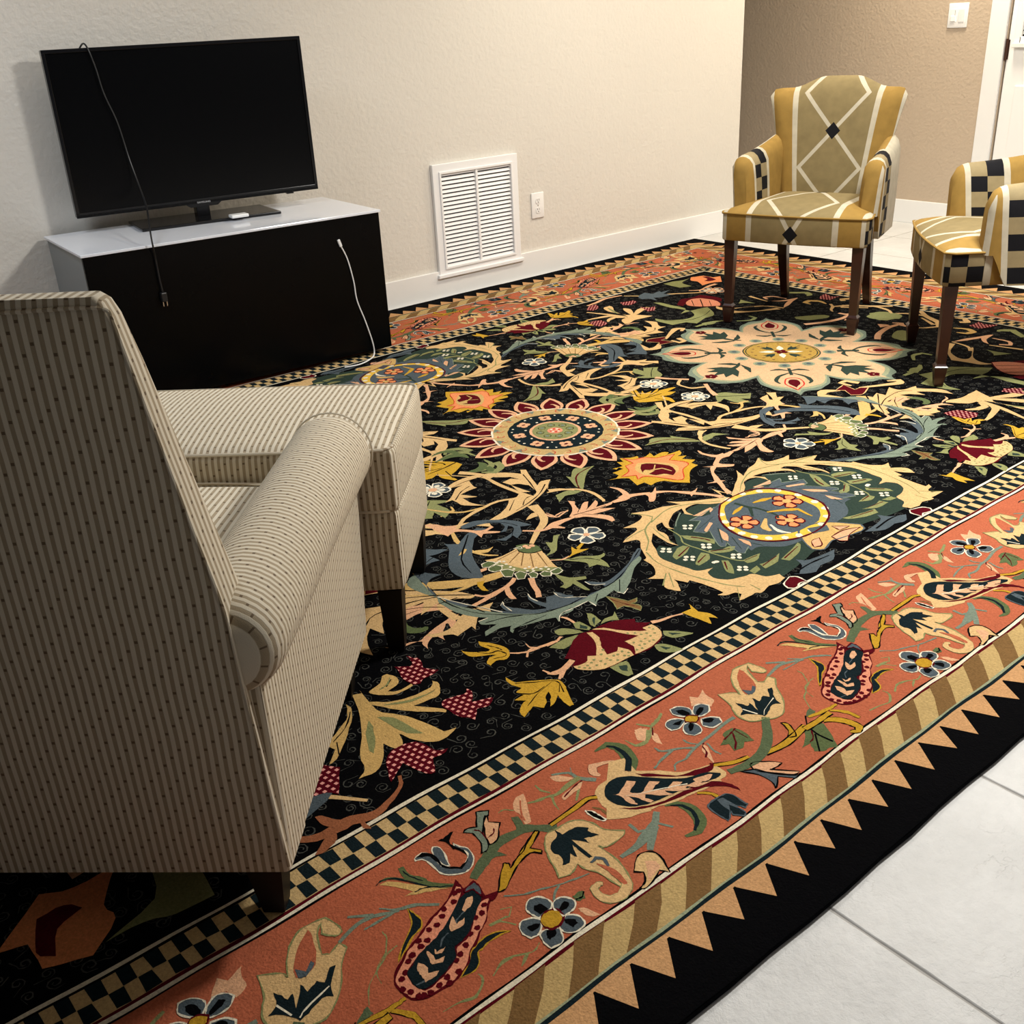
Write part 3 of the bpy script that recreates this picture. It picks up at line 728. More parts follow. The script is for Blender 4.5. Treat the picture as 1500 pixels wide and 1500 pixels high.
# vermicelli curls on the black ground
rr = random.Random(11); fx, fy = RL - 0.655, RH - 0.655; st = 0.041
yy = -fy
row = 0
while yy < fy:
    xx = -fx + (row % 2) * st * 0.5
    while xx < fx:
        cx_, cy_ = xx + rr.uniform(-0.012, 0.012), yy + rr.uniform(-0.010, 0.010); a0 = rr.uniform(0, 6.28); sg = rr.choice((-1, 1)); r0 = rr.uniform(0.010, 0.0145); turns = rr.uniform(1.1, 1.7)
        if abs(cx_) < fx and abs(cy_) < fy:
            m_ = 13; pts = [(cx_ + r0 * (1 - 0.75 * i / m_) * math.cos(a0 + sg * turns * 6.28 * i / m_), cy_ + r0 * (1 - 0.75 * i / m_) * math.sin(a0 + sg * turns * 6.28 * i / m_)) for i in range(m_ + 1)]
            tl = [(pts[0][0] + 0.016 * math.cos(a0 - sg * 1.5 + 0.5), pts[0][1] + 0.016 * math.sin(a0 - sg * 1.5 + 0.5))]
            adds('Z', 1, tl + pts, [0.0014, 0.0024, 0.0016])
        xx += st
    yy += st * 0.82; row += 1
def draw_sun():
    cx_, cy_ = 0.0, 0.0; rr = random.Random(3)
    pol = lambda r, a: (cx_ + r * math.cos(a), cy_ + r * math.sin(a))
    n = 17; off = math.atan2(235, -245)
    for k in range(n):
        a = off + 2 * PI * k / n; h = PI / n
        def petal(r0, r1, wd): return smooth([pol(r0, a - h * wd * 0.75), pol(r0 + (r1 - r0) * 0.45, a - h * wd * 0.92), pol(r0 + (r1 - r0) * 0.8, a - h * wd * 0.42), pol(r1, a), pol(r0 + (r1 - r0) * 0.8, a + h * wd * 0.42), pol(r0 + (r1 - r0) * 0.45, a + h * wd * 0.92), pol(r0, a + h * wd * 0.75)], True)
        addp('P', 3, petal(0.195, 0.336, 0.98)); addp('R', 4, petal(0.195, 0.316, 0.72))
        adds('P', 5, smooth([pol(0.212, a - h * 0.35), pol(0.238, a - h * 0.45), pol(0.262, a - h * 0.1), pol(0.262, a + h * 0.1)], False), [0.016, 0.010, 0.003])
    C = lambda r, m=72: [pol(r * (1 + 0.006 * math.sin(i * 2.1)), 2 * PI * i / m) for i in range(m)]
    addp('I', 5, C(0.219)); addp('L', 6, C(0.212)); addp('I', 6, C(0.168)); addp('N', 7, C(0.163)); addp('P', 8, C(0.088)); addp('V', 9, C(0.078)); addp('Q', 10, C(0.026))
    for k in range(24):
        a = 2 * PI * k / 24
        addp('E' if k % 2 else 'C', 7, [pol(0.211, a - 0.1), pol(0.187, a - 0.02), pol(0.211, a + 0.06)]); adds('X', 8, smooth([pol(0.175, a), pol(0.185, a + 0.06), pol(0.200, a + 0.05), pol(0.196, a - 0.02)], False), [0.0022])
    for k in range(8):
        a = 2 * PI * k / 8 + 0.35; c = pol(0.126, a)
        for q in range(4):
            b_ = a + q * PI / 2 + PI / 4; d = (c[0] + 0.013 * math.cos(b_), c[1] + 0.013 * math.sin(b_)); addp('P', 8, [(d[0] + 0.012 * math.cos(t * PI / 4), d[1] + 0.012 * math.sin(t * PI / 4)) for t in range(8)])
        addp('P', 8, [(c[0] + 0.014 * math.cos(t * PI / 4), c[1] + 0.014 * math.sin(t * PI / 4)) for t in range(8)]); addp('R', 9, [(c[0] + 0.008 * math.cos(t * PI / 4), c[1] + 0.005 * math.sin(t * PI / 4)) for t in range(8)])
        for r_, o in ((0.102, PI / 8), (0.148, PI / 8 - 0.07), (0.148, PI / 8 + 0.12)):
            c2_ = pol(r_, a + o); addp('I', 8, [(c2_[0] + 0.0045 * math.cos(t * PI / 3), c2_[1] + 0.0045 * math.sin(t * PI / 3)) for t in range(6)])
        c3 = pol(0.052, a); adds('K', 10, [(c3[0] + 0.013 * math.cos(t * PI / 4), c3[1] + 0.013 * math.sin(t * PI / 4)) for t in range(8)], [0.0022], True); addp('E', 10, [(c3[0] + 0.007 * math.cos(t * PI / 4), c3[1] + 0.007 * math.sin(t * PI / 4)) for t in range(8)])
        c4 = pol(0.014, a); addp('X' if k % 2 else 'I', 11, [(c4[0] + 0.005 * math.cos(t * PI / 3), c4[1] + 0.005 * math.sin(t * PI / 3)) for t in range(6)])
def draw_star(sx):
    cx_, cy_ = 1.210 * sx, 0.0
    def pol(r, a): return (cx_ + r * math.cos(a) * sx, cy_ + r * math.sin(a))
    def outline(sc_, wob):
        pts = []
        for k in range(8):
            a = k * PI / 4
            for f, r in ((-0.5, 0.348), (-0.40, 0.405), (-0.30, 0.450), (-0.20, 0.468), (-0.10, 0.482), (-0.035, 0.490), (0, 0.525), (0.035, 0.490), (0.10, 0.482), (0.20, 0.468), (0.30, 0.450), (0.40, 0.405)):
                jag = 0.0 if f in (0, -0.5) else wob * (1 if int(round((f + 0.5) * 20)) % 4 else -1)
                pts.append(pol((r + jag) * sc_, a + f * PI / 4))
        return pts
    addp('E', 3, smooth(outline(1.0, 0.006), True)); addp('g', 4, smooth(outline(0.955, 0), True)); addp('J', 5, smooth(outline(0.915, 0), True))
    for k in range(8):
        a = k * PI / 4
        if k % 2:   # drop petals on the diagonals (photo's left, right, near, far)
            adds('D', 7, smooth([pol(0.215, a), pol(0.30, a)], False), [0.022 if k in (3, 7) else 0.012])
            for s in (-1, 1):
                adds('D', 7, smooth([pol(0.27, a), pol(0.32, a + s * 0.15), pol(0.375, a + s * 0.17), pol(0.40, a + s * 0.13)], False), [0.006, 0.018, 0.006])
                adds('D', 7, smooth([pol(0.245, a + s * 0.02), pol(0.235, a + s * 0.16), pol(0.255, a + s * 0.29)], False), [0.006, 0.018, 0.005])
            dr = lambda q: smooth([pol(0.385 - 0.05 * q, a), pol(0.385 - 0.035 * q, a + 0.075 * q), pol(0.385 + 0.02 * q, a + 0.085 * q), pol(0.395 + 0.05 * q, a + 0.03 * q), pol(0.40 + 0.07 * q, a), pol(0.395 + 0.05 * q, a - 0.03 * q), pol(0.385 + 0.02 * q, a - 0.085 * q), pol(0.385 - 0.035 * q, a - 0.075 * q)], True)
            adds('X', 7, dr(1.0), [0.005], True); addp('R', 8, dr(0.62))
        else:
            adds('D', 7, smooth([pol(0.225, a - 0.12), pol(0.26, a - 0.02), pol(0.32, a), pol(0.38, a)], False), [0.008, 0.020, 0.008])
            for s in (-1, 1):
                adds('D', 7, smooth([pol(0.24, a), pol(0.26, a + s * 0.16), pol(0.30, a + s * 0.27)], False), [0.006, 0.024, 0.005])
                addp('D', 7, [pol(0.285, a), pol(0.315, a + s * 0.14), pol(0.37, a + s * 0.21), pol(0.355, a + s * 0.12), pol(0.40, a + s * 0.12), pol(0.37, a + s * 0.04), pol(0.415, a)])
            c = pol(0.425, a)
            for q in range(5): b_ = a + q * 2 * PI / 5; d = (c[0] + 0.014 * math.cos(b_), c[1] + 0.014 * math.sin(b_)); addp('R', 8, [(d[0] + 0.011 * math.cos(t * PI / 3), d[1] + 0.011 * math.sin(t * PI / 3)) for t in range(6)])
    for k in range(12):
        a = 2 * PI * k / 12 + 0.2; c = pol(0.183, a); R_ = lambda r: [(c[0] + r * math.cos(t * PI / 5), c[1] + r * math.sin(t * PI / 5)) for t in range(10)]
        addp('g', 6, R_(0.026)); addp('E', 7, R_(0.019)); addp('B', 8, R_(0.009))
    Cc = lambda r: [pol(r, 2 * PI * i / 60) for i in range(60)]
    addp('D', 6, Cc(0.149)); addp('k', 7, Cc(0.144)); adds('D', 8, Cc(0.137), [0.0035], True)
    for k in range(16): c = pol(0.112, 2 * PI * k / 16); addp('T', 8, [(c[0] + 0.006 * math.cos(t * PI / 3), c[1] + 0.006 * math.sin(t * PI / 3)) for t in range(6)])
    for k in range(4):
        a = k * PI / 2 + PI / 4; addp('I', 8, smooth([pol(0.02, a), pol(0.05, a + 0.28), pol(0.085, a), pol(0.05, a - 0.28)], True)); a += PI / 4
        addp('D', 8, [pol(0.035, a), pol(0.06, a + 0.25), pol(0.092, a + 0.22), pol(0.080, a + 0.07), pol(0.105, a), pol(0.080, a - 0.07), pol(0.092, a - 0.22), pol(0.06, a - 0.25)])
    for k in range(4): c = pol(0.015, k * PI / 2 + 0.3); addp('R', 9, [(c[0] + 0.013 * math.cos(t * PI / 3), c[1] + 0.013 * math.sin(t * PI / 3)) for t in range(6)])
DATA = """P R 3 B - 0.0|-1459,-1406 -1460,-1418 -1461,-1432 -1439,-1428 -1440,-1444 -1445,-1466 -1430,-1472 -1422,-1473 -1433,-1482 -1449,-1484 -1460,-1493 -1476,-1509 -1498,-1519 -1515,-1533 -1529,-1537 -1544,-1552 -1559,-1560 -1579,-1567 -1599,-1567 -1625,-1563 -1641,-1553 -1648,-1539 -1649,-1517 -1643,-1502 -1631,-1490 -1618,-1483 -1602,-1472 -1586,-1466 -1562,-1456 -1540,-1445 -1519,-1440 -1494,-1431 -1477,-1420
P Q 4 B - 0.0|-1467,-1420 -1466,-1431 -1496,-1454 -1517,-1466 -1544,-1478 -1564,-1486 -1581,-1488 -1599,-1494 -1615,-1502 -1626,-1511 -1628,-1528 -1625,-1544 -1617,-1552 -1595,-1550 -1572,-1543 -1550,-1529 -1542,-1519 -1524,-1516 -1509,-1510 -1489,-1494 -1473,-1481 -1457,-1473 -1439,-1477 -1454,-1483 -1476,-1506 -1498,-1517 -1516,-1529 -1530,-1534 -1545,-1549 -1560,-1557 -1578,-1563 -1598,-1562 -1622,-1559 -1639,-1549 -1644,-1538 -1646,-1519 -1641,-1504 -1629,-1494 -1616,-1487 -1601,-1476 -1585,-1470 -1562,-1460 -1539,-1450 -1519,-1444 -1493,-1434
D R 5 B - 5.7|-1470,-1430 -1490,-1442 -1521,-1454 -1554,-1463 -1539,-1463 -1579,-1470 -1568,-1478 -1582,-1481 -1601,-1486 -1611,-1492 -1635,-1511 -1625,-1505 -1644,-1526 -1638,-1538 -1633,-1552 -1626,-1556 -1616,-1559 -1600,-1557 -1588,-1564 -1584,-1553 -1566,-1557 -1557,-1537 -1546,-1532 -1530,-1524 -1511,-1511 -1495,-1509 -1484,-1491 -1471,-1491 -1458,-1481 -1440,-1479 -1478,-1430 -1511,-1444
P N 6 B - 0.0|-1452,-1444 -1451,-1460 -1456,-1471 -1473,-1481 -1492,-1494 -1511,-1507 -1528,-1514 -1544,-1515 -1551,-1529 -1570,-1540 -1590,-1546 -1612,-1550 -1625,-1541 -1627,-1523 -1623,-1508 -1610,-1501 -1592,-1492 -1576,-1487 -1561,-1484 -1544,-1478 -1521,-1468 -1494,-1452 -1474,-1443
P B 7 B R 1.5|-1461,-1435 -1442,-1433 -1441,-1446 -1449,-1467 -1451,-1459 -1452,-1444 -1465,-1440
P P 7 B - 0.0|-1468,-1452 -1462,-1455 -1472,-1467 -1491,-1471 -1489,-1463 -1477,-1455
P P 7 B - 0.0|-1510,-1466 -1516,-1482 -1498,-1481 -1510,-1491 -1531,-1490 -1527,-1478
P P 7 B - 0.0|-1569,-1495 -1570,-1506 -1554,-1507 -1566,-1512 -1574,-1508
P P 7 B - 0.0|-1581,-1494 -1578,-1505 -1580,-1517 -1565,-1521 -1575,-1528 -1589,-1520 -1586,-1508
P P 7 B - 0.0|-1603,-1503 -1596,-1516 -1601,-1529 -1586,-1537 -1599,-1541 -1612,-1539 -1611,-1526 -1610,-1515
S B 7 B - 0.0|1.8|-1490,-1470 -1510,-1476 -1516,-1482
S B 7 B - 0.0|1.7|-1535,-1488 -1549,-1491 -1562,-1502
S B 7 B - 0.0|1.8|-1626,-1534 -1612,-1537
P N 2 B M 1.6|-1553,-1404 -1551,-1420 -1551,-1438 -1561,-1451 -1580,-1457 -1601,-1470 -1622,-1482 -1602,-1461 -1578,-1445 -1564,-1430
P N 2 B M 1.5|-1515,-1533 -1499,-1531 -1479,-1534 -1460,-1549 -1476,-1544 -1497,-1542 -1517,-1546 -1523,-1546 -1533,-1562 -1548,-1570 -1569,-1567 -1545,-1551 -1531,-1539
P G 3 B - 0.0|-1562,-1330 -1546,-1325 -1533,-1332 -1519,-1348 -1515,-1322 -1506,-1324 -1508,-1346 -1495,-1366 -1491,-1385 -1467,-1413 -1472,-1417 -1494,-1396 -1516,-1357 -1535,-1336 -1549,-1329
S N 4 B - 0.0|2.6|-1562,-1330 -1547,-1327 -1530,-1338 -1513,-1366 -1494,-1396 -1471,-1414
S N 4 B - 0.0|2.2|-1512,-1332 -1510,-1349 -1500,-1373
S N 4 B - 0.0|2.5|-1523,-1384 -1509,-1386 -1489,-1399
P A 3 B - 0.0|-1557,-1332 -1538,-1339 -1514,-1370 -1491,-1401 -1473,-1417 -1495,-1404 -1518,-1392 -1541,-1380 -1524,-1381 -1540,-1353
S E 3 B - 0.0|4.5,7.0,5.3,3.7|-1510,-1432 -1532,-1412 -1547,-1403 -1568,-1395 -1587,-1375
S E 3 B - 0.0|4.0,3.2|-1566,-1398 -1587,-1397 -1615,-1396 -1629,-1395
S V 2 B - 0.0|2.3|-1610,-1416 -1612,-1432 -1628,-1455 -1644,-1463 -1658,-1477 -1661,-1496
S V 2 B - 0.0|2.6|-1608,-1455 -1622,-1457 -1641,-1465 -1660,-1476 -1676,-1486 -1696,-1514
S V 2 B - 0.0|2.1,4.6,2.5|-1621,-1596 -1594,-1600 -1572,-1607 -1555,-1598 -1546,-1588 -1547,-1577
S V 2 B - 0.0|2.6,3.7,1.5|-1532,-1595 -1512,-1586 -1490,-1589
S M 3 B K 0.7|5.2,7.0,8.7,5.9|-1649,-1541 -1666,-1541 -1688,-1539 -1725,-1531
S M 3 B K 0.7|5.9,10.3,6.9|-1677,-1545 -1663,-1561 -1656,-1577 -1656,-1597
P H 3 B - 0.0|-1725,-1526 -1710,-1517 -1699,-1514 -1699,-1529 -1716,-1532 -1727,-1531
S H 3 B - 0.0|14.5,19.9,19.9,12.7,10.8|-1438,-1426 -1420,-1416 -1393,-1405 -1361,-1391 -1331,-1389 -1304,-1393 -1282,-1407 -1268,-1425
P H 3 B - 0.0|-1298,-1353 -1288,-1361 -1292,-1380 -1304,-1395 -1318,-1392 -1305,-1374
P H 3 B - 0.0|-1377,-1396 -1368,-1409 -1363,-1423 -1379,-1414 -1394,-1412
P B 3 B I 1.1|-1484,-1328 -1481,-1322 -1466,-1321 -1457,-1332 -1458,-1360 -1457,-1371 -1439,-1393 -1418,-1385 -1409,-1370 -1416,-1352 -1413,-1338 -1409,-1353 -1402,-1366 -1407,-1386 -1419,-1401 -1434,-1406 -1449,-1402 -1467,-1385 -1470,-1368 -1470,-1346 -1474,-1333
P K 4 B - 0.0|-1479,-1323 -1466,-1321 -1455,-1332 -1454,-1352 -1455,-1371 -1439,-1390 -1419,-1386 -1413,-1373 -1418,-1354 -1422,-1352 -1421,-1327 -1431,-1315 -1418,-1318 -1410,-1317 -1399,-1315 -1394,-1317 -1410,-1328 -1417,-1337 -1412,-1356 -1410,-1369 -1418,-1387 -1438,-1396 -1457,-1377 -1460,-1355 -1461,-1338 -1471,-1328
P B 3 B I 0.9|-1444,-1322 -1436,-1332 -1441,-1355 -1449,-1376 -1455,-1371 -1455,-1348 -1452,-1331
P E 3 B K 1.3|-1334,-1303 -1316,-1314 -1325,-1325 -1329,-1321 -1346,-1339 -1360,-1357 -1367,-1379 -1380,-1391 -1392,-1391 -1377,-1371 -1373,-1351 -1373,-1341 -1383,-1331 -1372,-1327 -1357,-1335
P P 3 B K 1.1|-1324,-1322 -1334,-1338 -1320,-1352 -1332,-1364 -1351,-1383 -1368,-1385 -1364,-1370 -1350,-1347 -1337,-1329
S R 4 B - 0.0|1.9|-1337,-1357 -1347,-1366 -1363,-1369 -1359,-1348 -1365,-1338
P M 3 B K 1.9|-1289,-1407 -1285,-1413 -1305,-1425 -1323,-1434 -1312,-1450 -1317,-1457 -1331,-1444 -1363,-1451 -1391,-1466 -1412,-1479 -1426,-1476 -1400,-1450 -1380,-1433 -1374,-1439 -1379,-1450 -1358,-1439 -1335,-1432 -1317,-1420
P P 2 B - 0.0|-1266,-1321 -1243,-1319 -1258,-1348 -1279,-1385 -1292,-1385 -1283,-1360 -1282,-1341
S S 3 B - 0.0|2.7|-1260,-1330 -1279,-1357 -1286,-1376
S V 2 B - 0.0|2.7|-1284,-1343 -1295,-1330 -1308,-1330
S V 2 B - 0.0|2.0,5.1,2.8|-1253,-1346 -1239,-1352 -1221,-1356
P B 4 B I 1.2|-1378,-1551 -1379,-1538 -1386,-1527 -1400,-1522 -1414,-1531 -1416,-1545 -1411,-1561 -1389,-1560
P B 4 B I 1.2|-1378,-1554 -1365,-1550 -1353,-1558 -1349,-1571 -1358,-1582 -1372,-1584 -1381,-1583 -1383,-1565
P B 4 B I 1.2|-1378,-1585 -1365,-1594 -1363,-1608 -1369,-1618 -1387,-1618 -1400,-1607 -1399,-1593
P B 4 B I 1.2|-1401,-1597 -1407,-1612 -1418,-1620 -1436,-1616 -1437,-1602 -1433,-1587 -1419,-1584
P B 4 B I 1.2|-1417,-1574 -1432,-1584 -1446,-1581 -1450,-1568 -1445,-1552 -1434,-1547 -1420,-1553 -1411,-1564
P K 5 B - 0.0|-1389,-1557 -1391,-1541 -1401,-1537 -1407,-1544 -1405,-1557
P K 5 B - 0.0|-1378,-1567 -1361,-1561 -1358,-1569 -1363,-1574 -1380,-1574
P K 5 B - 0.0|-1384,-1589 -1373,-1598 -1373,-1607 -1384,-1610 -1387,-1595
P K 5 B - 0.0|-1416,-1586 -1407,-1594 -1412,-1602 -1427,-1603 -1426,-1595
P K 5 B - 0.0|-1417,-1571 -1425,-1564 -1438,-1561 -1437,-1573 -1424,-1574
P R 5 B - 0.0|-1407,-1559 -1391,-1558 -1379,-1565 -1378,-1579 -1385,-1591 -1401,-1595 -1415,-1590 -1417,-1574
P M 6 B - 0.0|-1405,-1561 -1392,-1561 -1382,-1568 -1383,-1581 -1393,-1590 -1409,-1589 -1415,-1579 -1414,-1568
S E 3 B - 0.0|3.4|-1424,-1488 -1400,-1507 -1373,-1517 -1347,-1528 -1316,-1536 -1291,-1541
S E 3 B - 0.0|3.3|-1345,-1530 -1359,-1537 -1373,-1549
S V 2 B - 0.0|2.0,2.8,6.0|-1445,-1506 -1429,-1514 -1443,-1526 -1451,-1522 -1478,-1519
S V 2 B - 0.0|2.4,4.4,2.4|-1446,-1545 -1460,-1524 -1478,-1519
P G 3 B - 0.0|-1345,-1562 -1331,-1560 -1324,-1565 -1332,-1577 -1345,-1575 -1346,-1568
S K 4 B - 0.0|2.9|-1326,-1565 -1334,-1572 -1345,-1570
P P 2 B - 0.0|-1354,-1585 -1344,-1595 -1337,-1618 -1349,-1611 -1355,-1597
S V 2 B - 0.0|1.9,3.7,3.0|-1441,-1596 -1461,-1601 -1489,-1587 -1508,-1584 -1532,-1595
S V 2 B - 0.0|1.5,5.6,1.5|-1466,-1597 -1478,-1603 -1491,-1610
S C 4 B V 1.0|18.7,16.7,12.5,6.2|-1256,-1574 -1262,-1598 -1285,-1610 -1306,-1604 -1313,-1588 -1309,-1572 -1296,-1568 -1291,-1573
P C 3 B V 1.3|-1257,-1428 -1236,-1428 -1218,-1437 -1206,-1459 -1202,-1483 -1179,-1509 -1189,-1517 -1227,-1517 -1236,-1505 -1235,-1552 -1250,-1593 -1266,-1611 -1275,-1590 -1279,-1550 -1289,-1531 -1290,-1513 -1304,-1520 -1317,-1523 -1336,-1517 -1328,-1505 -1320,-1482 -1311,-1462 -1298,-1442 -1279,-1426
P N 4 B - 0.0|-1263,-1426 -1262,-1445 -1246,-1445 -1231,-1449 -1218,-1463 -1225,-1468 -1217,-1488 -1230,-1482 -1241,-1476 -1242,-1491 -1250,-1478 -1258,-1464 -1261,-1517 -1267,-1516 -1266,-1489 -1266,-1475 -1280,-1501 -1283,-1488 -1298,-1502 -1311,-1500 -1299,-1484 -1302,-1464 -1288,-1448 -1270,-1442
S B 5 B - 0.0|4.4,7.4,3.1|-1272,-1526 -1259,-1523 -1251,-1534 -1256,-1550
S S 5 B - 0.0|2.1,12.8,6.4|-1267,-1534 -1260,-1557 -1262,-1585 -1264,-1597
S M 3 B K 2.2|8.2|-1261,-1414 -1227,-1412 -1199,-1411 -1170,-1409 -1153,-1417
S H 3 B - 0.0|11.7,10.8|-1301,-1383 -1284,-1399 -1267,-1415 -1255,-1425
S M 3 B K 2.0|6.8|-1288,-1410 -1321,-1425 -1346,-1437
P C 3 B - 0.0|-1040,-1420 -1067,-1403 -1091,-1394 -1119,-1394 -1145,-1403 -1157,-1421 -1163,-1448 -1154,-1476 -1132,-1496 -1109,-1505 -1083,-1481 -1112,-1434 -1063,-1442
S E 3 B - 0.0|10.3,7.7,4.1|-1119,-1381 -1137,-1361 -1141,-1348 -1144,-1332 -1171,-1316
S V 3 B - 0.0|10.0,9.0,5.0,4.0|-1137,-1356 -1167,-1358 -1199,-1362 -1220,-1355 -1254,-1345
S V 3 B - 0.0|5.0,4.0|-1143,-1368 -1160,-1377 -1186,-1399
S V 2 B - 0.0|4.5,3.5|-1206,-1352 -1214,-1336 -1212,-1317
S V 2 B - 0.0|5.9,2.9|-1210,-1360 -1221,-1378 -1225,-1395
S E 2 B - 0.0|2.6|-1142,-1339 -1130,-1323
P P 2 B - 0.0|-1177,-1319 -1161,-1326 -1146,-1350 -1159,-1349 -1176,-1337
P P 3 B - 0.0|-1202,-1384 -1197,-1372 -1162,-1367 -1141,-1369 -1159,-1379 -1183,-1381
S R 4 B - 0.0|3.0|-1196,-1377 -1164,-1369 -1141,-1365
S P 2 B R 0.8|5.2,15.7,15.7,7.8,2.6|-1106,-1376 -1110,-1363 -1099,-1348 -1078,-1354 -1059,-1362
S G 3 B - 0.0|2.7,16.0,29.4,29.4,21.4|-1067,-1318 -1037,-1318 -1024,-1344 -1038,-1382 -1064,-1406
S N 4 B - 0.0|3.7,10.7,11.7|-1040,-1320 -1030,-1341 -1038,-1377 -1061,-1400
P P 2 B - 0.0|-969,-1329 -950,-1332 -942,-1339 -973,-1363 -983,-1349
S V 2 B - 0.0|3.3,8.3,5.5|-1001,-1333 -999,-1358 -975,-1366 -944,-1342
P K 3 B I 1.7|-1193,-1428 -1186,-1438 -1184,-1452 -1183,-1469 -1189,-1469 -1194,-1455 -1196,-1437
S T 3 B - 0.0|4.8|-1178,-1430 -1171,-1445 -1173,-1462
P C 3 B - 0.0|-1068,-1358 -1041,-1370 -1051,-1410 -1020,-1438 -994,-1470 -961,-1484 -935,-1495 -935,-1521 -941,-1532 -960,-1532 -959,-1537 -989,-1531 -1021,-1522 -1059,-1516 -1091,-1505 -1124,-1499 -1158,-1488 -1183,-1469
P R 4 B - 0.0|-1064,-1393 -1056,-1415 -1034,-1436 -1008,-1469 -972,-1483 -946,-1493 -937,-1488 -934,-1496 -949,-1504 -975,-1497 -999,-1480 -1047,-1435 -1055,-1419
P R 4 B - 0.0|-1123,-1481 -1094,-1495 -1059,-1503 -1007,-1509 -977,-1520 -959,-1542 -953,-1560 -955,-1576 -961,-1557 -978,-1537 -1003,-1522 -1043,-1514 -1089,-1503 -1127,-1485 -1147,-1463
P N 5 B - 0.0|-1108,-1400 -1077,-1407 -1049,-1437 -1021,-1467 -998,-1487 -962,-1502 -945,-1521 -954,-1525 -986,-1517 -1017,-1505 -1053,-1497 -1090,-1491 -1121,-1479 -1141,-1456 -1140,-1424
P P 6 B - 0.0|-994,-1497 -971,-1505 -958,-1512 -975,-1518 -996,-1505
P P 6 B - 0.0|-1127,-1432 -1117,-1435 -1083,-1420 -1071,-1431 -1085,-1438 -1100,-1444 -1098,-1453 -1082,-1464 -1092,-1474 -1086,-1490 -1096,-1487 -1102,-1466 -1110,-1451 -1113,-1468 -1115,-1479 -1124,-1465 -1121,-1444
P P 6 B - 0.0|-1095,-1459 -1081,-1459 -1054,-1446 -1041,-1461 -1058,-1463 -1067,-1468 -1051,-1479 -1053,-1490 -1047,-1502 -1068,-1487 -1078,-1474
P P 6 B - 0.0|-1058,-1477 -1044,-1482 -1025,-1477 -1013,-1488 -1026,-1492 -1011,-1500 -1021,-1504 -1013,-1514 -1036,-1500
P P 6 B - 0.0|-1017,-1501 -996,-1503 -976,-1512 -992,-1513 -974,-1523 -1001,-1517
S I 6 B - 0.0|2.0|-1114,-1449 -1078,-1465 -1038,-1483 -1010,-1498
S M 3 B K 2.1|8.8|-938,-1497 -907,-1516 -870,-1526
S M 3 B K 2.2|10.8,13.5,12.4|-839,-1539 -796,-1547 -761,-1546 -718,-1543
P M 3 B K 2.2|-744,-1504 -737,-1515 -748,-1539 -758,-1549 -773,-1540 -754,-1528
S H 4 B - 0.0|13.3,18.7,21.3,18.7,16.0|-931,-1529 -898,-1538 -859,-1538 -822,-1527 -784,-1501 -752,-1472
P C 3 B V 1.8|-758,-1359 -728,-1379 -726,-1392 -703,-1352 -675,-1328 -656,-1325 -626,-1331 -619,-1358 -620,-1374 -632,-1375 -646,-1356 -636,-1336 -651,-1351 -665,-1389 -656,-1397 -635,-1389 -630,-1405 -651,-1424 -668,-1452 -690,-1474 -720,-1491 -749,-1484 -752,-1472 -768,-1471 -784,-1459 -788,-1438 -782,-1418 -767,-1396
P S 4 B - 0.0|-658,-1333 -659,-1349 -675,-1391 -695,-1405 -716,-1401 -709,-1381 -686,-1353
P N 4 B - 0.0|-755,-1402 -750,-1412 -746,-1426 -734,-1422 -744,-1449 -717,-1416 -716,-1433 -695,-1426 -689,-1437 -669,-1418 -660,-1421 -684,-1447 -691,-1467 -706,-1458 -735,-1467 -749,-1470 -754,-1460 -767,-1442 -781,-1434 -763,-1425
P B 5 B - 0.0|-710,-1385 -700,-1400 -683,-1389 -684,-1399 -703,-1408 -713,-1404
S I 5 B - 0.0|1.4|-763,-1425 -754,-1455
S I 5 B - 0.0|1.7|-686,-1446 -734,-1458 -747,-1466
S E 3 B - 0.0|6.3,8.2,5.7|-635,-1389 -596,-1379 -569,-1382 -531,-1400
S E 3 B - 0.0|4.5,6.4|-600,-1355 -567,-1380
P B 4 B I 1.7|-853,-1372 -866,-1359 -874,-1342 -868,-1327 -851,-1330 -839,-1344 -839,-1359
P B 4 B I 1.7|-843,-1366 -825,-1352 -809,-1356 -801,-1370 -814,-1383 -834,-1384 -845,-1379
P B 4 B I 1.7|-846,-1389 -828,-1396 -817,-1410 -825,-1424 -849,-1423 -859,-1406
P B 4 B I 1.7|-864,-1387 -865,-1406 -874,-1417 -893,-1416 -900,-1402 -892,-1386 -878,-1379
P B 4 B I 1.7|-870,-1372 -897,-1381 -913,-1376 -911,-1358 -895,-1350 -878,-1358
P K 5 B - 0.0|-855,-1370 -864,-1351 -862,-1338 -850,-1344 -848,-1361
P K 5 B - 0.0|-839,-1370 -821,-1361 -814,-1368 -823,-1374 -841,-1378
P K 5 B - 0.0|-847,-1393 -832,-1397 -827,-1407 -840,-1409 -849,-1400
P K 5 B - 0.0|-869,-1382 -868,-1393 -880,-1401 -889,-1401 -882,-1390
P K 5 B - 0.0|-873,-1368 -889,-1374 -898,-1365 -890,-1363
P M 6 B R 1.4|-866,-1365 -854,-1366 -843,-1377 -849,-1386 -861,-1390 -869,-1382 -874,-1375
P P 2 B - 0.0|-805,-1323 -795,-1338 -767,-1326 -776,-1345 -778,-1365 -800,-1375 -806,-1354 -828,-1349
S E 3 B - 0.0|8.1,7.0,5.9,3.8|-796,-1430 -829,-1429 -866,-1435 -897,-1439 -925,-1441 -959,-1450 -983,-1446 -999,-1458
S E 3 B - 0.0|5.4,4.3|-922,-1439 -946,-1421 -975,-1404 -977,-1388
S E 3 B - 0.0|5.3,4.2|-957,-1416 -992,-1420 -1022,-1428
S E 3 B - 0.0|4.8|-893,-1447 -902,-1471 -900,-1487
S E 3 B - 0.0|4.4|-908,-1438 -918,-1424 -918,-1409
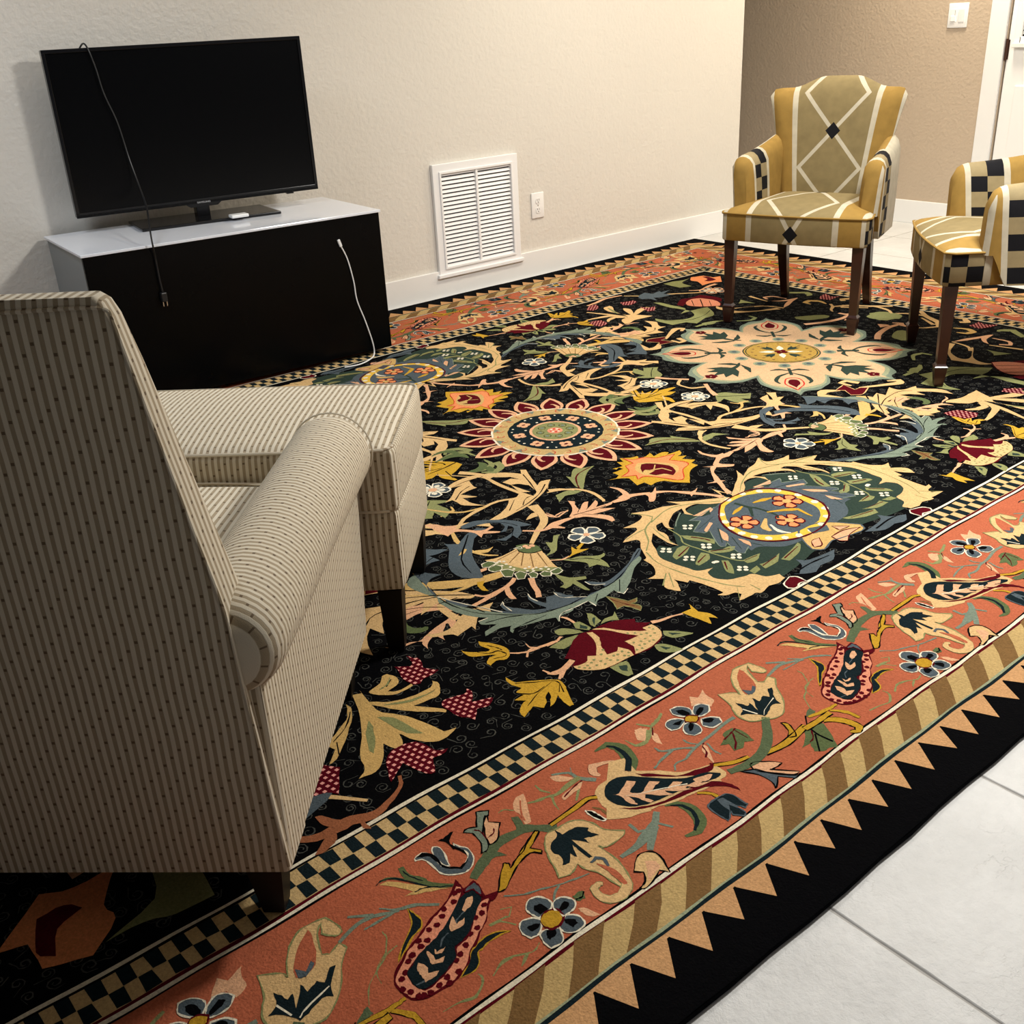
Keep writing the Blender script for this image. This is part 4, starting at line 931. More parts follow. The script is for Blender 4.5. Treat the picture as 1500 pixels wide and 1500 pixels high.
P P 3 B - 0.0|-903,-1442 -903,-1456 -923,-1484 -931,-1494 -926,-1476 -920,-1459
S R 4 B - 0.0|3.2|-898,-1443 -907,-1448 -915,-1464 -929,-1473
P G 3 B - 0.0|-831,-1447 -820,-1453 -817,-1475 -824,-1502 -840,-1491 -855,-1501 -874,-1497 -866,-1477 -881,-1468 -859,-1460 -850,-1449
S R 4 B - 0.0|3.3|-820,-1453 -836,-1457 -862,-1462
S R 4 B - 0.0|3.3|-834,-1459 -854,-1483 -871,-1495
S R 4 B - 0.0|2.8|-826,-1457 -826,-1488
S V 2 B - 0.0|4.0,8.6,5.7|-947,-1314 -932,-1339 -910,-1334 -887,-1324
S V 2 B - 0.0|8.3,5.5|-933,-1343 -965,-1361 -991,-1360
P P 2 B - 0.0|-945,-1351 -942,-1364 -957,-1392 -962,-1374
S R 3 B - 0.0|2.8|-933,-1343 -949,-1360
P P 2 B - 0.0|-963,-1324 -949,-1328 -951,-1345 -965,-1356 -981,-1351
P P 3 B K 1.5|-889,-1542 -872,-1544 -846,-1568 -840,-1578 -859,-1578 -872,-1575 -837,-1614 -851,-1612 -877,-1584 -893,-1560
P B 3 B K 1.5|-916,-1543 -890,-1558 -879,-1586 -852,-1615 -839,-1618 -859,-1621 -877,-1596 -898,-1610 -907,-1614 -898,-1598 -899,-1571
P N 4 B B 1.4|-1021,-1558 -998,-1559 -982,-1562 -974,-1573 -975,-1599 -972,-1605 -983,-1608 -988,-1597 -997,-1584 -992,-1601 -992,-1616 -1001,-1620 -1013,-1605 -1006,-1592 -1021,-1605 -1031,-1608 -1032,-1591 -1030,-1566
P B 5 B - 0.0|-1005,-1561 -992,-1565 -990,-1591 -992,-1601 -998,-1583 -1010,-1596 -1008,-1578
S M 3 B K 1.2|4.9,7.4|-1016,-1525 -1000,-1541 -996,-1557
S G 3 B - 0.0|4.7,14.1,23.5,23.5,14.1,4.7|-1082,-1510 -1062,-1521 -1055,-1547 -1066,-1575 -1089,-1592 -1114,-1587
S N 4 B - 0.0|2.8,7.1,8.0,4.7|-1074,-1516 -1060,-1530 -1058,-1552 -1071,-1574 -1093,-1588
S E 3 B - 0.0|11.0,14.6,21.9,11.0,7.3|-1104,-1512 -1127,-1530 -1159,-1543 -1196,-1550 -1226,-1550
S E 3 B - 0.0|5.2,7.4|-1163,-1504 -1164,-1527 -1147,-1536
S E 3 B - 0.0|5.9|-1125,-1532 -1113,-1558
S E 3 B - 0.0|14.5,10.9|-1134,-1536 -1166,-1560 -1179,-1571
P C 3 B K 2.7|-1203,-1566 -1184,-1572 -1177,-1590 -1191,-1627 -1201,-1612 -1217,-1619 -1246,-1624 -1253,-1618 -1235,-1613 -1223,-1597 -1234,-1587 -1225,-1579
P P 4 B - 0.0|-1204,-1582 -1190,-1594 -1195,-1607 -1213,-1612 -1231,-1617 -1213,-1595
P G 2 B - 0.0|-721,-1545 -704,-1551 -687,-1562 -702,-1587 -721,-1612 -727,-1624 -740,-1613 -757,-1610 -769,-1599 -756,-1579 -778,-1577 -748,-1563 -734,-1552
S R 3 B - 0.0|3.2|-722,-1559 -740,-1575 -753,-1577
S K 3 B - 0.0|3.3|-720,-1556 -724,-1576 -721,-1607
S K 3 B - 0.0|3.2|-726,-1570 -763,-1605
S K 3 B - 0.0|3.9|-691,-1524 -716,-1545
S M 3 B K 2.2|12.1,15.5,16.6,11.0,5.5|-679,-1555 -659,-1571 -648,-1594 -647,-1614 -661,-1621 -673,-1612
S M 4 B K 2.2|11.2,10.1|-728,-1548 -689,-1551 -647,-1550
P B 4 4 - 0.0|-832,-379 -811,-411 -774,-447 -811,-449 -833,-443 -826,-482 -853,-477 -879,-483 -895,-507 -869,-548 -899,-548 -929,-573 -939,-610 -935,-633 -935,-678 -923,-717 -905,-725 -891,-761 -878,-795 -858,-823 -812,-863 -759,-875 -727,-888 -701,-859 -723,-834 -726,-817 -736,-835 -730,-867 -762,-854 -777,-822 -779,-793 -774,-775 -789,-797 -790,-827 -782,-862 -814,-840 -840,-801 -848,-780 -840,-761 -855,-773 -862,-797 -854,-818 -884,-772 -905,-725 -922,-682 -935,-633 -926,-575 -917,-496 -881,-449 -860,-406
P E 4 4 - 0.0|-832,-379 -875,-434 -917,-496 -937,-506 -959,-533 -957,-583 -943,-634 -954,-660 -952,-723 -938,-763 -914,-795 -941,-794 -944,-808 -917,-834 -955,-838 -968,-854 -956,-854 -923,-852 -898,-861 -915,-877 -915,-889 -898,-876 -854,-886 -795,-901 -808,-930 -788,-907 -749,-911 -727,-888 -759,-875 -812,-863 -858,-823 -897,-768 -923,-717 -935,-678 -940,-628 -933,-578 -912,-501
S I 5 4 - 0.0|1.8|-939,-633 -922,-682 -905,-725 -889,-758 -873,-800
S I 5 4 - 0.0|2.2|-941,-794 -916,-797
S I 5 4 - 0.0|2.3|-855,-773 -840,-761 -850,-782 -853,-811
S I 5 4 - 0.0|2.3|-774,-775 -781,-796 -780,-820
S I 5 4 - 0.0|2.3|-726,-817 -720,-841
S K 5 4 - 0.0|2.7|-926,-585 -941,-664 -924,-750 -876,-814 -814,-865 -727,-888
S K 5 4 - 0.0|2.2|-933,-810 -884,-824 -846,-843
S K 5 4 - 0.0|2.2|-907,-877 -865,-876 -807,-881
S K 5 4 - 0.0|2.3|-909,-730 -903,-771
S K 5 4 - 0.0|2.1|-813,-452 -861,-469 -915,-517
P B 4 4 - 0.0|-753,-819 -734,-827 -721,-817 -713,-839 -708,-867 -682,-887 -617,-886 -613,-871 -632,-853 -635,-832 -630,-831 -617,-846 -599,-866 -553,-857 -496,-839 -441,-809 -412,-795 -412,-805 -442,-829 -491,-843 -551,-874 -594,-880 -636,-886 -664,-882 -696,-892 -752,-882 -795,-867
P E 4 4 - 0.0|-795,-867 -750,-879 -696,-892 -664,-882 -636,-886 -594,-880 -551,-874 -491,-843 -442,-829 -452,-846 -499,-866 -556,-908 -587,-925 -610,-939 -615,-921 -613,-909 -650,-919 -677,-919 -697,-935 -699,-924 -695,-906 -742,-904 -778,-901 -808,-922 -799,-905 -819,-895
S K 5 4 - 0.0|2.9|-795,-867 -745,-884 -666,-884 -584,-880 -491,-843 -415,-803
S I 5 4 - 0.0|1.9|-726,-817 -729,-846 -708,-867 -683,-888
S I 5 4 - 0.0|1.9|-634,-830 -633,-854 -606,-873
S K 5 4 - 0.0|2.3|-686,-919 -655,-896
S K 5 4 - 0.0|2.4|-608,-923 -565,-880
S K 5 4 - 0.0|2.2|-775,-903 -745,-898
S K 5 4 - 0.0|2.3|-705,-878 -673,-877
S I 5 4 - 0.0|1.8|-807,-923 -778,-901 -742,-904 -695,-906 -697,-935
S I 5 4 - 0.0|1.9|-615,-921 -610,-939 -584,-927
P B 4 4 - 0.0|-672,-365 -627,-361 -594,-381 -556,-419 -535,-453 -523,-495 -552,-479 -573,-511 -602,-528 -599,-508 -633,-520 -652,-496 -623,-502 -584,-489 -568,-469 -573,-452 -597,-475 -615,-469 -584,-453 -578,-422 -610,-396 -656,-387 -674,-380
S K 5 4 - 0.0|2.9|-602,-392 -567,-433 -554,-470
S K 5 4 - 0.0|2.8|-578,-482 -607,-511
P C 3 4 - 0.0|-572,-142 -519,-111 -458,-99 -391,-115 -340,-152 -312,-197 -294,-169 -282,-181 -304,-227 -336,-297 -308,-282 -278,-292 -330,-332 -409,-375 -456,-394 -512,-402 -559,-405 -600,-388 -540,-374 -489,-348 -456,-314 -436,-321 -403,-300 -396,-348 -372,-332 -354,-279 -342,-233 -349,-196 -363,-167 -401,-128 -459,-128 -475,-169 -473,-186 -502,-185 -537,-191 -512,-237 -526,-230 -549,-213 -552,-264 -533,-303 -578,-258 -580,-229 -580,-202 -606,-203 -569,-186 -525,-147 -489,-141 -525,-133
S K 4 4 - 0.0|3.3|-560,-140 -477,-124 -411,-133
S K 4 4 - 0.0|3.2|-572,-210 -525,-175 -484,-161
S K 4 4 - 0.0|3.9|-312,-204 -338,-267 -372,-332
S K 4 4 - 0.0|3.7|-313,-307 -379,-352 -444,-380 -495,-393
S K 4 4 - 0.0|3.1|-458,-379 -422,-348 -399,-345
S K 4 4 - 0.0|3.0|-509,-379 -451,-333
P C 3 4 - 0.0|-395,-208 -358,-201 -342,-233 -354,-279 -370,-248 -391,-241 -383,-320 -405,-297 -391,-241
S C 3 4 - 0.0|5.2,6.5,16.9,7.8|-502,-17 -475,-52 -422,-121 -408,-150 -414,-218 -411,-291 -410,-334
S C 3 4 - 0.0|9.5,13.1,9.5|-675,-362 -633,-331 -575,-313 -490,-306 -436,-334
S A 3 4 - 0.0|6.0,10.8,8.4|-670,-204 -644,-256 -605,-295 -542,-308
S A 3 4 - 0.0|3.6,11.9,6.0|-611,-237 -622,-265 -652,-267 -671,-273
S C 3 4 - 0.0|18.8,13.8,6.3|-340,-350 -308,-369 -283,-401
S C 3 4 - 0.0|34.1,22.7,22.7,17.0,11.4|-439,-398 -461,-466 -492,-508 -536,-536 -602,-585
P C 3 4 - 0.0|-485,-441 -463,-439 -475,-464 -516,-460
S P 2 4 - 0.0|3.5,8.2,5.8,3.5|-449,-440 -451,-489 -437,-508 -386,-491
S P 3 4 - 0.0|6.8,11.3,14.7,9.0|-563,-504 -528,-538 -493,-543 -461,-540 -408,-538
S P 3 4 - 0.0|5.6,11.2|-470,-573 -491,-546
P P 3 4 - 0.0|-738,-281 -713,-299 -699,-331 -672,-352 -688,-367 -674,-386 -642,-424 -605,-420 -606,-430 -634,-438 -608,-465 -615,-469 -652,-444 -670,-460 -666,-424 -682,-396 -706,-379 -731,-388 -735,-361 -734,-315
S A 3 4 - 0.0|10.7,14.0,12.9,8.6,5.4|-708,-376 -730,-424 -738,-483 -724,-541 -698,-571
P A 3 4 - 0.0|-775,-496 -746,-475 -738,-483 -757,-497
P A 3 4 - 0.0|-727,-505 -704,-522 -680,-524 -709,-539 -732,-522
S G 3 4 - 0.0|21.7,26.0,18.8,5.8|-353,77 -358,108 -383,126 -426,119
S G 3 4 - 0.0|6.8,27.4,27.4,17.8,5.5|-349,-26 -351,-56 -377,-76 -408,-75 -445,-68
P G 4 4 K 2.1|-633,-560 -607,-568 -589,-597 -598,-627 -630,-623 -647,-594
D P 5 4 - 8.5|-617,-581 -602,-590 -617,-592
P C 3 4 - 0.0|-638,-571 -647,-594 -627,-625 -602,-629 -612,-662 -629,-718 -626,-736 -651,-717 -680,-708 -702,-681 -715,-643 -723,-615 -737,-581 -740,-567 -705,-580 -668,-580
S T 4 4 - 0.0|3.1|-650,-597 -704,-624
S T 4 4 - 0.0|3.1|-645,-608 -691,-657
S T 4 4 - 0.0|3.1|-635,-623 -673,-685
S T 4 4 - 0.0|3.1|-617,-630 -643,-703
S T 4 4 - 0.0|3.1|-648,-583 -717,-590
P V 3 4 - 0.0|-724,-593 -708,-640 -690,-683 -653,-704 -624,-733 -636,-752 -667,-720 -707,-687 -742,-637 -753,-606
D I 5 4 - 4.5|-726,-601 -727,-622 -713,-624 -715,-643 -716,-658 -693,-676 -680,-677 -681,-692 -670,-692 -666,-706 -651,-707 -653,-720 -717,-600 -709,-608 -687,-701 -698,-690
P G 4 4 I 2.0|-761,-578 -738,-577 -729,-594 -733,-605 -753,-606 -768,-592
P G 4 4 I 2.0|-755,-604 -736,-602 -730,-623 -742,-637 -761,-634 -766,-618
P G 4 4 I 2.0|-747,-638 -727,-647 -722,-667 -745,-684 -759,-670
P G 4 4 I 2.0|-731,-678 -712,-677 -706,-697 -729,-714 -744,-705
P G 4 4 I 2.0|-706,-702 -691,-703 -689,-719 -705,-733 -715,-723
P G 4 4 I 2.0|-685,-723 -667,-720 -660,-738 -672,-751 -688,-739
P G 4 4 I 2.0|-656,-731 -631,-731 -632,-750 -652,-755 -662,-746
P G 4 4 I 2.1|-650,-570 -625,-573 -632,-587
P P 3 4 - 0.0|-820,-540 -800,-529 -780,-538 -784,-550 -801,-549 -817,-564 -810,-590 -760,-599 -769,-611 -812,-604 -834,-587 -838,-558
S A 3 4 - 0.0|5.8,14.5,12.6,6.8,4.8|-763,-647 -796,-639 -833,-642 -887,-642 -934,-620 -998,-567
P Y 4 4 - 0.0|-828,-642 -807,-648 -825,-665 -832,-696 -841,-686 -840,-668
S P 3 4 - 0.0|12.4,12.4,10.5,6.7|-745,-694 -772,-707 -812,-714 -853,-712 -868,-688
S P 3 4 - 0.0|14.0,12.1|-803,-714 -852,-722 -902,-728
P P 3 4 - 0.0|-799,-718 -783,-715 -799,-746 -807,-775 -818,-764 -813,-742
S P 3 4 - 0.0|16.2,13.3,14.3|-715,-723 -735,-752 -750,-785 -765,-807
P V 3 4 - 0.0|-657,-750 -652,-775 -647,-800 -665,-820 -691,-823 -696,-809 -673,-803 -664,-783
P P 3 4 - 0.0|-950,-682 -945,-713 -958,-709 -979,-684 -1013,-664 -1055,-668 -1060,-654 -1060,-636 -1045,-625 -1032,-593 -1007,-626 -983,-632 -948,-629 -952,-679
S K 4 4 - 0.0|2.3|-1039,-622 -994,-648 -956,-685
S K 4 4 - 0.0|1.8|-1051,-645 -1004,-651
S A 3 4 - 0.0|3.7,7.4|-1027,-598 -1006,-636 -956,-685
S G 3 4 - 0.0|21.9,26.3,21.9,8.8|-1063,-651 -1079,-687 -1073,-717 -1051,-730 -1039,-724
P P 3 4 - 0.0|-951,-733 -973,-730 -1029,-743 -1060,-754 -1083,-764 -1118,-762 -1146,-759 -1160,-737 -1141,-752 -1107,-756 -1084,-771 -1090,-781 -1095,-807 -1078,-784 -1046,-767 -1044,-801 -1029,-775 -1000,-745 -996,-750 -1002,-769 -994,-793 -985,-768 -969,-741
P U 4 L - 0.0|-1146,-797 -1139,-818 -1133,-820 -1136,-843 -1147,-862 -1126,-893 -1154,-898 -1169,-898 -1182,-907 -1197,-899 -1201,-868 -1189,-829 -1190,-814 -1163,-839 -1152,-828
P U 4 L - 0.0|-1122,-990 -1121,-1004 -1134,-1025 -1145,-1035 -1102,-1049 -1105,-1056 -1124,-1067 -1151,-1061 -1175,-1088 -1183,-1071 -1195,-1051 -1196,-1025 -1198,-1004 -1185,-990 -1160,-994 -1138,-1002
P A 3 L - 0.0|-1279,-856 -1245,-846 -1229,-827 -1216,-828 -1208,-847 -1213,-870 -1232,-879 -1251,-882 -1237,-896 -1198,-895 -1200,-903 -1242,-904 -1266,-888 -1284,-864
S V 4 L - 0.0|2.3,4.6,2.3|-1219,-843 -1238,-861 -1261,-866
S K 4 L - 0.0|1.5|-1220,-850 -1245,-867
P A 3 L - 0.0|-1300,-889 -1269,-918 -1227,-932 -1194,-935 -1170,-931 -1159,-917 -1154,-933 -1164,-951 -1180,-969 -1210,-967 -1241,-963 -1202,-1013 -1204,-1026 -1236,-994 -1265,-963 -1289,-925 -1305,-897
S V 4 L - 0.0|2.2,8.1,2.2|-1285,-919 -1235,-944 -1178,-951
S K 4 L - 0.0|1.1|-1274,-926 -1231,-948 -1175,-947
P A 3 L - 0.0|-1325,-929 -1310,-937 -1289,-975 -1273,-1009 -1269,-1042 -1255,-1068 -1222,-1083 -1250,-1090 -1279,-1080 -1301,-1055 -1309,-1024 -1321,-1012 -1323,-1051 -1329,-1063 -1343,-1056 -1353,-1023 -1330,-1003 -1328,-964 -1337,-949
P V 4 L - 0.0|-1311,-958 -1293,-981 -1284,-1016 -1278,-1050 -1299,-1029 -1308,-994 -1311,-973
P A 3 L - 0.0|-1314,-845 -1297,-852 -1293,-838 -1305,-922 -1285,-958 -1265,-994 -1251,-1039 -1242,-1076 -1218,-1082 -1246,-1092 -1276,-1087 -1303,-1050 -1310,-1016 -1322,-1052 -1333,-1057 -1340,-1043 -1335,-1009 -1360,-1040 -1381,-1072 -1408,-1090 -1441,-1084 -1421,-1071 -1405,-1027 -1373,-982 -1341,-923
P A 3 L - 0.0|-1340,-865 -1341,-889 -1364,-926 -1403,-969 -1445,-1006 -1463,-1010 -1433,-979 -1440,-957 -1421,-945 -1384,-924 -1360,-905
S K 4 L - 0.0|2.8|-1346,-893 -1381,-934 -1424,-957
S K 4 L - 0.0|2.7|-1419,-962 -1436,-999
P V 4 L - 0.0|-1335,-945 -1338,-966 -1362,-1015 -1383,-1041 -1383,-1025 -1360,-978
P V 4 L - 0.0|-1316,-946 -1292,-969 -1284,-1009 -1275,-1053 -1301,-1021 -1309,-989
P U 4 L - 0.0|-1309,-1060 -1293,-1079 -1286,-1112 -1266,-1123 -1282,-1130 -1305,-1127 -1326,-1166 -1338,-1162 -1347,-1139 -1356,-1103 -1378,-1118 -1402,-1134 -1393,-1111 -1376,-1077 -1350,-1057
P U 4 L - 0.0|-1479,-996 -1452,-1032 -1491,-1096 -1506,-1076 -1545,-1066 -1510,-1031
S T2 3 L - 0.0|6.3,9.4,14.1,23.5,27.4,19.6,11.7|-1381,-1129 -1396,-1157 -1438,-1178 -1473,-1185 -1509,-1170 -1538,-1169 -1580,-1167 -1615,-1140
P T2 3 L - 0.0|-1555,-1119 -1544,-1123 -1534,-1144 -1523,-1157 -1542,-1171 -1554,-1147
P T2 3 L - 0.0|-1542,-1158 -1552,-1192 -1581,-1206 -1601,-1203 -1575,-1183
P T2 3 L - 0.0|-1499,-1179 -1495,-1196 -1496,-1213 -1506,-1201
P Y 3 4 - 0.0|-1044,-860 -1037,-878 -1006,-903 -995,-903 -1000,-875 -992,-859 -984,-874 -972,-894 -965,-924 -973,-946 -992,-958 -1015,-947 -1035,-954 -1035,-939 -1017,-927 -997,-930 -1008,-920 -1029,-908 -1047,-891
S K 4 4 - 0.0|2.8|-1023,-891 -1007,-914 -985,-920 -979,-941 -988,-947 -1014,-937
S K 4 4 - 0.0|2.5|-989,-885 -978,-911 -977,-924
S P 3 4 - 0.0|4.9,6.5,8.2,8.2|-973,-946 -951,-964 -930,-972 -898,-976 -867,-982
S P 3 4 - 0.0|3.3,7.4|-922,-941 -925,-961 -914,-972
S P 3 4 - 0.0|4.0,7.3|-955,-985 -940,-970 -923,-968
P Y 3 4 - 0.0|-1039,-1010 -1035,-1038 -1009,-1056 -984,-1076 -963,-1096 -965,-1118 -977,-1140 -995,-1181 -1004,-1179 -1005,-1159 -998,-1134 -1022,-1150 -1033,-1153 -1016,-1130 -1046,-1147 -1059,-1128 -1077,-1137 -1095,-1145 -1095,-1132 -1077,-1111 -1057,-1104 -1075,-1087 -1049,-1086 -1055,-1067 -1037,-1063 -1046,-1042 -1046,-1024
S K 4 4 - 0.0|2.3|-1038,-1042 -1006,-1066 -975,-1088 -970,-1107 -983,-1135
S K 4 4 - 0.0|2.2|-979,-1091 -1020,-1100 -1067,-1121
S K 4 4 - 0.0|1.9|-1054,-1074 -1031,-1096 -999,-1093
S K 4 4 - 0.0|1.9|-973,-1110 -989,-1129
P K 4 4 - 0.0|-1006,-1113 -1014,-1132 -1030,-1136 -1019,-1120
S P 3 4 - 0.0|3.9,7.8,15.5,11.6|-964,-1046 -961,-1067 -937,-1075 -902,-1066
S P 3 4 - 0.0|11.5,7.7|-928,-1077 -954,-1094
P R 4 4 - 0.0|-780,-1002 -749,-1004 -714,-1012 -674,-1038 -682,-1051 -658,-1075 -682,-1076 -662,-1083 -668,-1114 -681,-1133 -709,-1145 -744,-1149 -785,-1140 -849,-1137 -883,-1123 -906,-1097 -902,-1080 -914,-1083 -886,-1066 -900,-1046 -866,-1026 -839,-1005 -808,-995 -789,-1001
P C 5 4 - 0.0|-777,-1001 -753,-1016 -730,-1055 -703,-1084 -690,-1093 -688,-1078 -662,-1083 -666,-1112 -682,-1131 -711,-1142 -744,-1145 -777,-1140 -760,-1119 -759,-1105 -759,-1089 -719,-1096 -738,-1063 -756,-1025
P C 5 4 - 0.0|-795,-1003 -785,-1010 -787,-1031 -799,-1051 -812,-1069 -822,-1097 -800,-1104 -786,-1094 -776,-1118 -781,-1140 -819,-1137 -851,-1136 -883,-1123 -906,-1097 -906,-1083 -876,-1090 -856,-1073 -843,-1085 -824,-1065 -806,-1037
D V 6 4 - 3.6|-729,-1071 -718,-1082 -711,-1096 -698,-1101 -677,-1089 -675,-1099 -685,-1113 -700,-1115 -717,-1114 -733,-1114 -748,-1107 -747,-1123 -735,-1128 -718,-1128 -708,-1131 -751,-1135 -763,-1131 -791,-1112 -798,-1128 -805,-1114 -815,-1111 -820,-1129 -831,-1119 -833,-1109 -831,-1089 -856,-1094 -849,-1108 -850,-1122 -866,-1114 -881,-1100 -868,-1098 -892,-1103 -884,-1111 -817,-1079 -784,-1126 -792,-1134 -899,-1093
P V 3 4 - 0.0|-734,-942 -727,-958 -734,-989 -764,-997 -763,-982 -749,-962
P V 3 4 - 0.0|-684,-982 -701,-1017 -719,-1004 -745,-999 -721,-989 -699,-993
P V 3 4 - 0.0|-788,-950 -773,-956 -771,-991 -783,-999 -792,-986 -799,-971
P V 3 4 - 0.0|-843,-946 -822,-950 -803,-976 -798,-997 -817,-986 -843,-969 -848,-957
P V 3 4 - 0.0|-895,-991 -867,-986 -832,-989 -802,-1001 -840,-1012 -876,-1016
P D 4 4 - 0.0|-781,-965 -775,-986 -783,-991 -793,-978
P D 4 4 - 0.0|-742,-969 -732,-970 -760,-993
P V 3 4 - 0.0|-664,-1118 -646,-1135 -622,-1166 -624,-1172 -663,-1158 -674,-1136
P V 3 4 - 0.0|-720,-1142 -700,-1161 -687,-1200 -714,-1193 -731,-1169
P D 4 4 - 0.0|-717,-1156 -702,-1178 -716,-1176
P V 3 4 - 0.0|-851,-1136 -815,-1141 -810,-1152 -831,-1189 -845,-1187 -851,-1160
P D 4 4 - 0.0|-833,-1146 -818,-1156 -832,-1174 -839,-1161
P D 4 4 - 0.0|-661,-1132 -641,-1155 -661,-1144
S P 3 4 - 0.0|3.9,7.0,7.8,15.5|-965,-1063 -953,-1075 -928,-1077 -890,-1062
S P 3 4 - 0.0|11.5,6.1|-930,-1075 -960,-1096
S P 3 4 - 0.0|12.9,8.6,6.0,5.2|-657,-1076 -631,-1084 -605,-1088 -578,-1097
P Y 4 4 - 0.0|-578,-1093 -549,-1096 -536,-1078 -542,-1103 -546,-1115 -533,-1141 -537,-1166 -547,-1148 -565,-1172 -569,-1152 -574,-1114
S P 3 4 - 0.0|6.1,8.7,4.4|-788,-912 -783,-930 -787,-967
S P 3 4 - 0.0|4.1,6.6,6.6|-895,-982 -871,-982 -847,-974
P T 3 4 V 1.8|-650,-919 -638,-944 -628,-971 -602,-974 -617,-986 -630,-982 -623,-1006 -638,-1023 -644,-995 -651,-980 -673,-980 -662,-960 -654,-937
S R 4 4 - 0.0|2.3|-652,-930 -644,-969 -633,-997
P V 3 4 - 0.0|-660,-748 -645,-787 -611,-811 -620,-821 -644,-812 -653,-870 -662,-861 -661,-815 -677,-818 -691,-823 -694,-811 -675,-801 -669,-778
P G 3 4 - 0.0|-667,-720 -648,-719 -628,-744 -640,-757 -664,-748 -688,-745
P V 3 4 - 0.0|-619,-676 -599,-695 -579,-715 -551,-721 -514,-753 -493,-752 -499,-763 -524,-769 -525,-789 -538,-818 -550,-785 -574,-782 -564,-761 -574,-741 -592,-713
S K 4 4 - 0.0|2.5|-582,-718 -547,-742 -529,-774
S P 3 4 - 0.0|4.1,7.2|-622,-684 -597,-703 -569,-704
P Y 4 4 - 0.0|-587,-708 -556,-695 -530,-667 -531,-688 -505,-708 -533,-707 -556,-706
S Y 4 4 - 0.0|8.5|-528,-691 -483,-669
F B P 5 4 I B 50.2 5 0.30 0.18|-456,-645
S Y 4 4 - 0.0|10.6,7.4|-523,-685 -482,-670
P P 3 4 - 0.0|-348,-444 -338,-461 -354,-484 -364,-513 -328,-485 -310,-489 -350,-526 -290,-496 -297,-515 -319,-532 -261,-539 -277,-549 -320,-544 -284,-574 -322,-568 -355,-559 -329,-598 -337,-627 -351,-631 -355,-603 -378,-561 -405,-546 -413,-526 -371,-492
S K 4 4 - 0.0|2.9|-399,-528 -354,-536 -294,-545
S K 4 4 - 0.0|3.0|-379,-523 -345,-493
S K 4 4 - 0.0|2.9|-377,-538 -348,-573
S P 3 4 - 0.0|7.9,11.3,9.1|-509,-539 -471,-529 -413,-538
S P 3 4 - 0.0|5.6,13.4|-470,-573 -485,-545
S P 3 4 - 0.0|12.1,24.3,18.2,12.1|-264,-542 -226,-548 -193,-548 -141,-573
S P 3 4 - 0.0|4.9,16.0,30.8|-196,-461 -187,-492 -200,-533 -229,-545
P P 3 4 - 0.0|-161,-560 -134,-573 -104,-555 -126,-581 -170,-618 -188,-613 -163,-584
S P 3 4 - 0.0|18.2,7.3,18.2,12.2,18.2|-129,-578 -95,-606 -64,-651 -31,-705 -15,-742
P P 3 4 - 0.0|-60,-648 -42,-653 -21,-647 -50,-665 -76,-673
P V 3 4 - 0.0|-232,-309 -224,-324 -186,-288 -160,-285 -145,-300 -113,-309 -171,-334 -216,-376 -261,-416 -262,-387 -245,-347
S R 4 4 - 0.0|4.6|-130,-308 -186,-319 -221,-342 -263,-400
P V 3 4 - 0.0|-348,-390 -300,-390 -269,-422 -303,-422 -332,-413 -371,-434 -360,-412
S C 3 4 - 0.0|4.9,9.9,12.4,8.6|-352,-358 -311,-372 -274,-403 -260,-452 -270,-503 -279,-521
P C 3 4 - 0.0|-290,-287 -306,-314 -336,-340
P V 3 4 - 0.0|-561,-598 -550,-614 -521,-586 -503,-593 -524,-606 -574,-656 -602,-661 -614,-659 -584,-646
S P 2 4 - 0.0|3.5,5.8,4.7|-444,-464 -442,-497 -411,-490 -392,-497
P Y 3 X - 0.0|-170,-416 -140,-426 -119,-417 -116,-390 -71,-392 -72,-375 -89,-380 -94,-368 -56,-376 -45,-341 -30,-356 -19,-327 8,-348 31,-355 22,-370 49,-374 78,-363 66,-392 109,-387 123,-403 101,-412 160,-416 142,-438 116,-444 141,-461 108,-468 133,-502 104,-511 107,-537 65,-547 16,-585 -10,-609 -40,-571 -52,-544 -76,-534 -102,-536 -102,-508 -130,-508 -120,-475 -111,-455 -128,-438
P O 4 X X 2.7|-13,-334 2,-366 38,-379 57,-407 80,-414 123,-426 74,-448 95,-486 91,-512 48,-529 4,-574 -21,-569 -40,-527 -58,-494 -75,-477 -101,-480 -82,-455 -121,-430 -74,-418 -50,-382 -17,-385
P A 5 X - 0.0|-8,-394 33,-429 62,-482 40,-522 -3,-537 -43,-502 -64,-460 -45,-418
P R 6 X - 0.0|-8,-411 14,-425 42,-478 26,-521 -3,-537 -15,-509 -40,-499 -46,-477 -13,-474 -32,-447 -53,-455 -33,-430
S A 7 X - 0.0|5.3|-25,-462 13,-478 17,-513
S A 7 X - 0.0|4.0|18,-444 -12,-467
P Y 3 H - 0.0|459,125 485,97 451,43 493,77 477,48 516,51 477,26 561,59 530,36 592,26 602,15 548,5 569,-18 526,-28 492,-13 505,-48 487,-94 477,-94 473,-58 426,-29 395,-5 403,30 446,83
S K 4 H - 0.0|4.3|472,99 436,49 435,27
S K 4 H - 0.0|4.3|401,21 452,9 518,4
S K 4 H - 0.0|4.3|457,14 533,33
S K 4 H - 0.0|4.2|463,-14 478,-73
S C 3 4 - 0.0|24.5,16.4,32.7|441,-55 404,-110 389,-155
S V 3 4 - 0.0|4.9,24.6,11.5|323,-22 329,-70 365,-88 425,-70
S C 3 4 - 0.0|8.7,12.2,17.4|429,83 398,123 376,158 341,186
S V 3 4 - 0.0|8.6,22.2,25.7|389,99 362,129 321,107 309,66
F B P 4 4 I I 52.7 5 0.50 0.25|576,-104
P V 3 4 - 0.0|647,-136 684,-155 709,-204 741,-228 694,-265 669,-237 666,-288 629,-258 630,-195 580,-206 616,-169
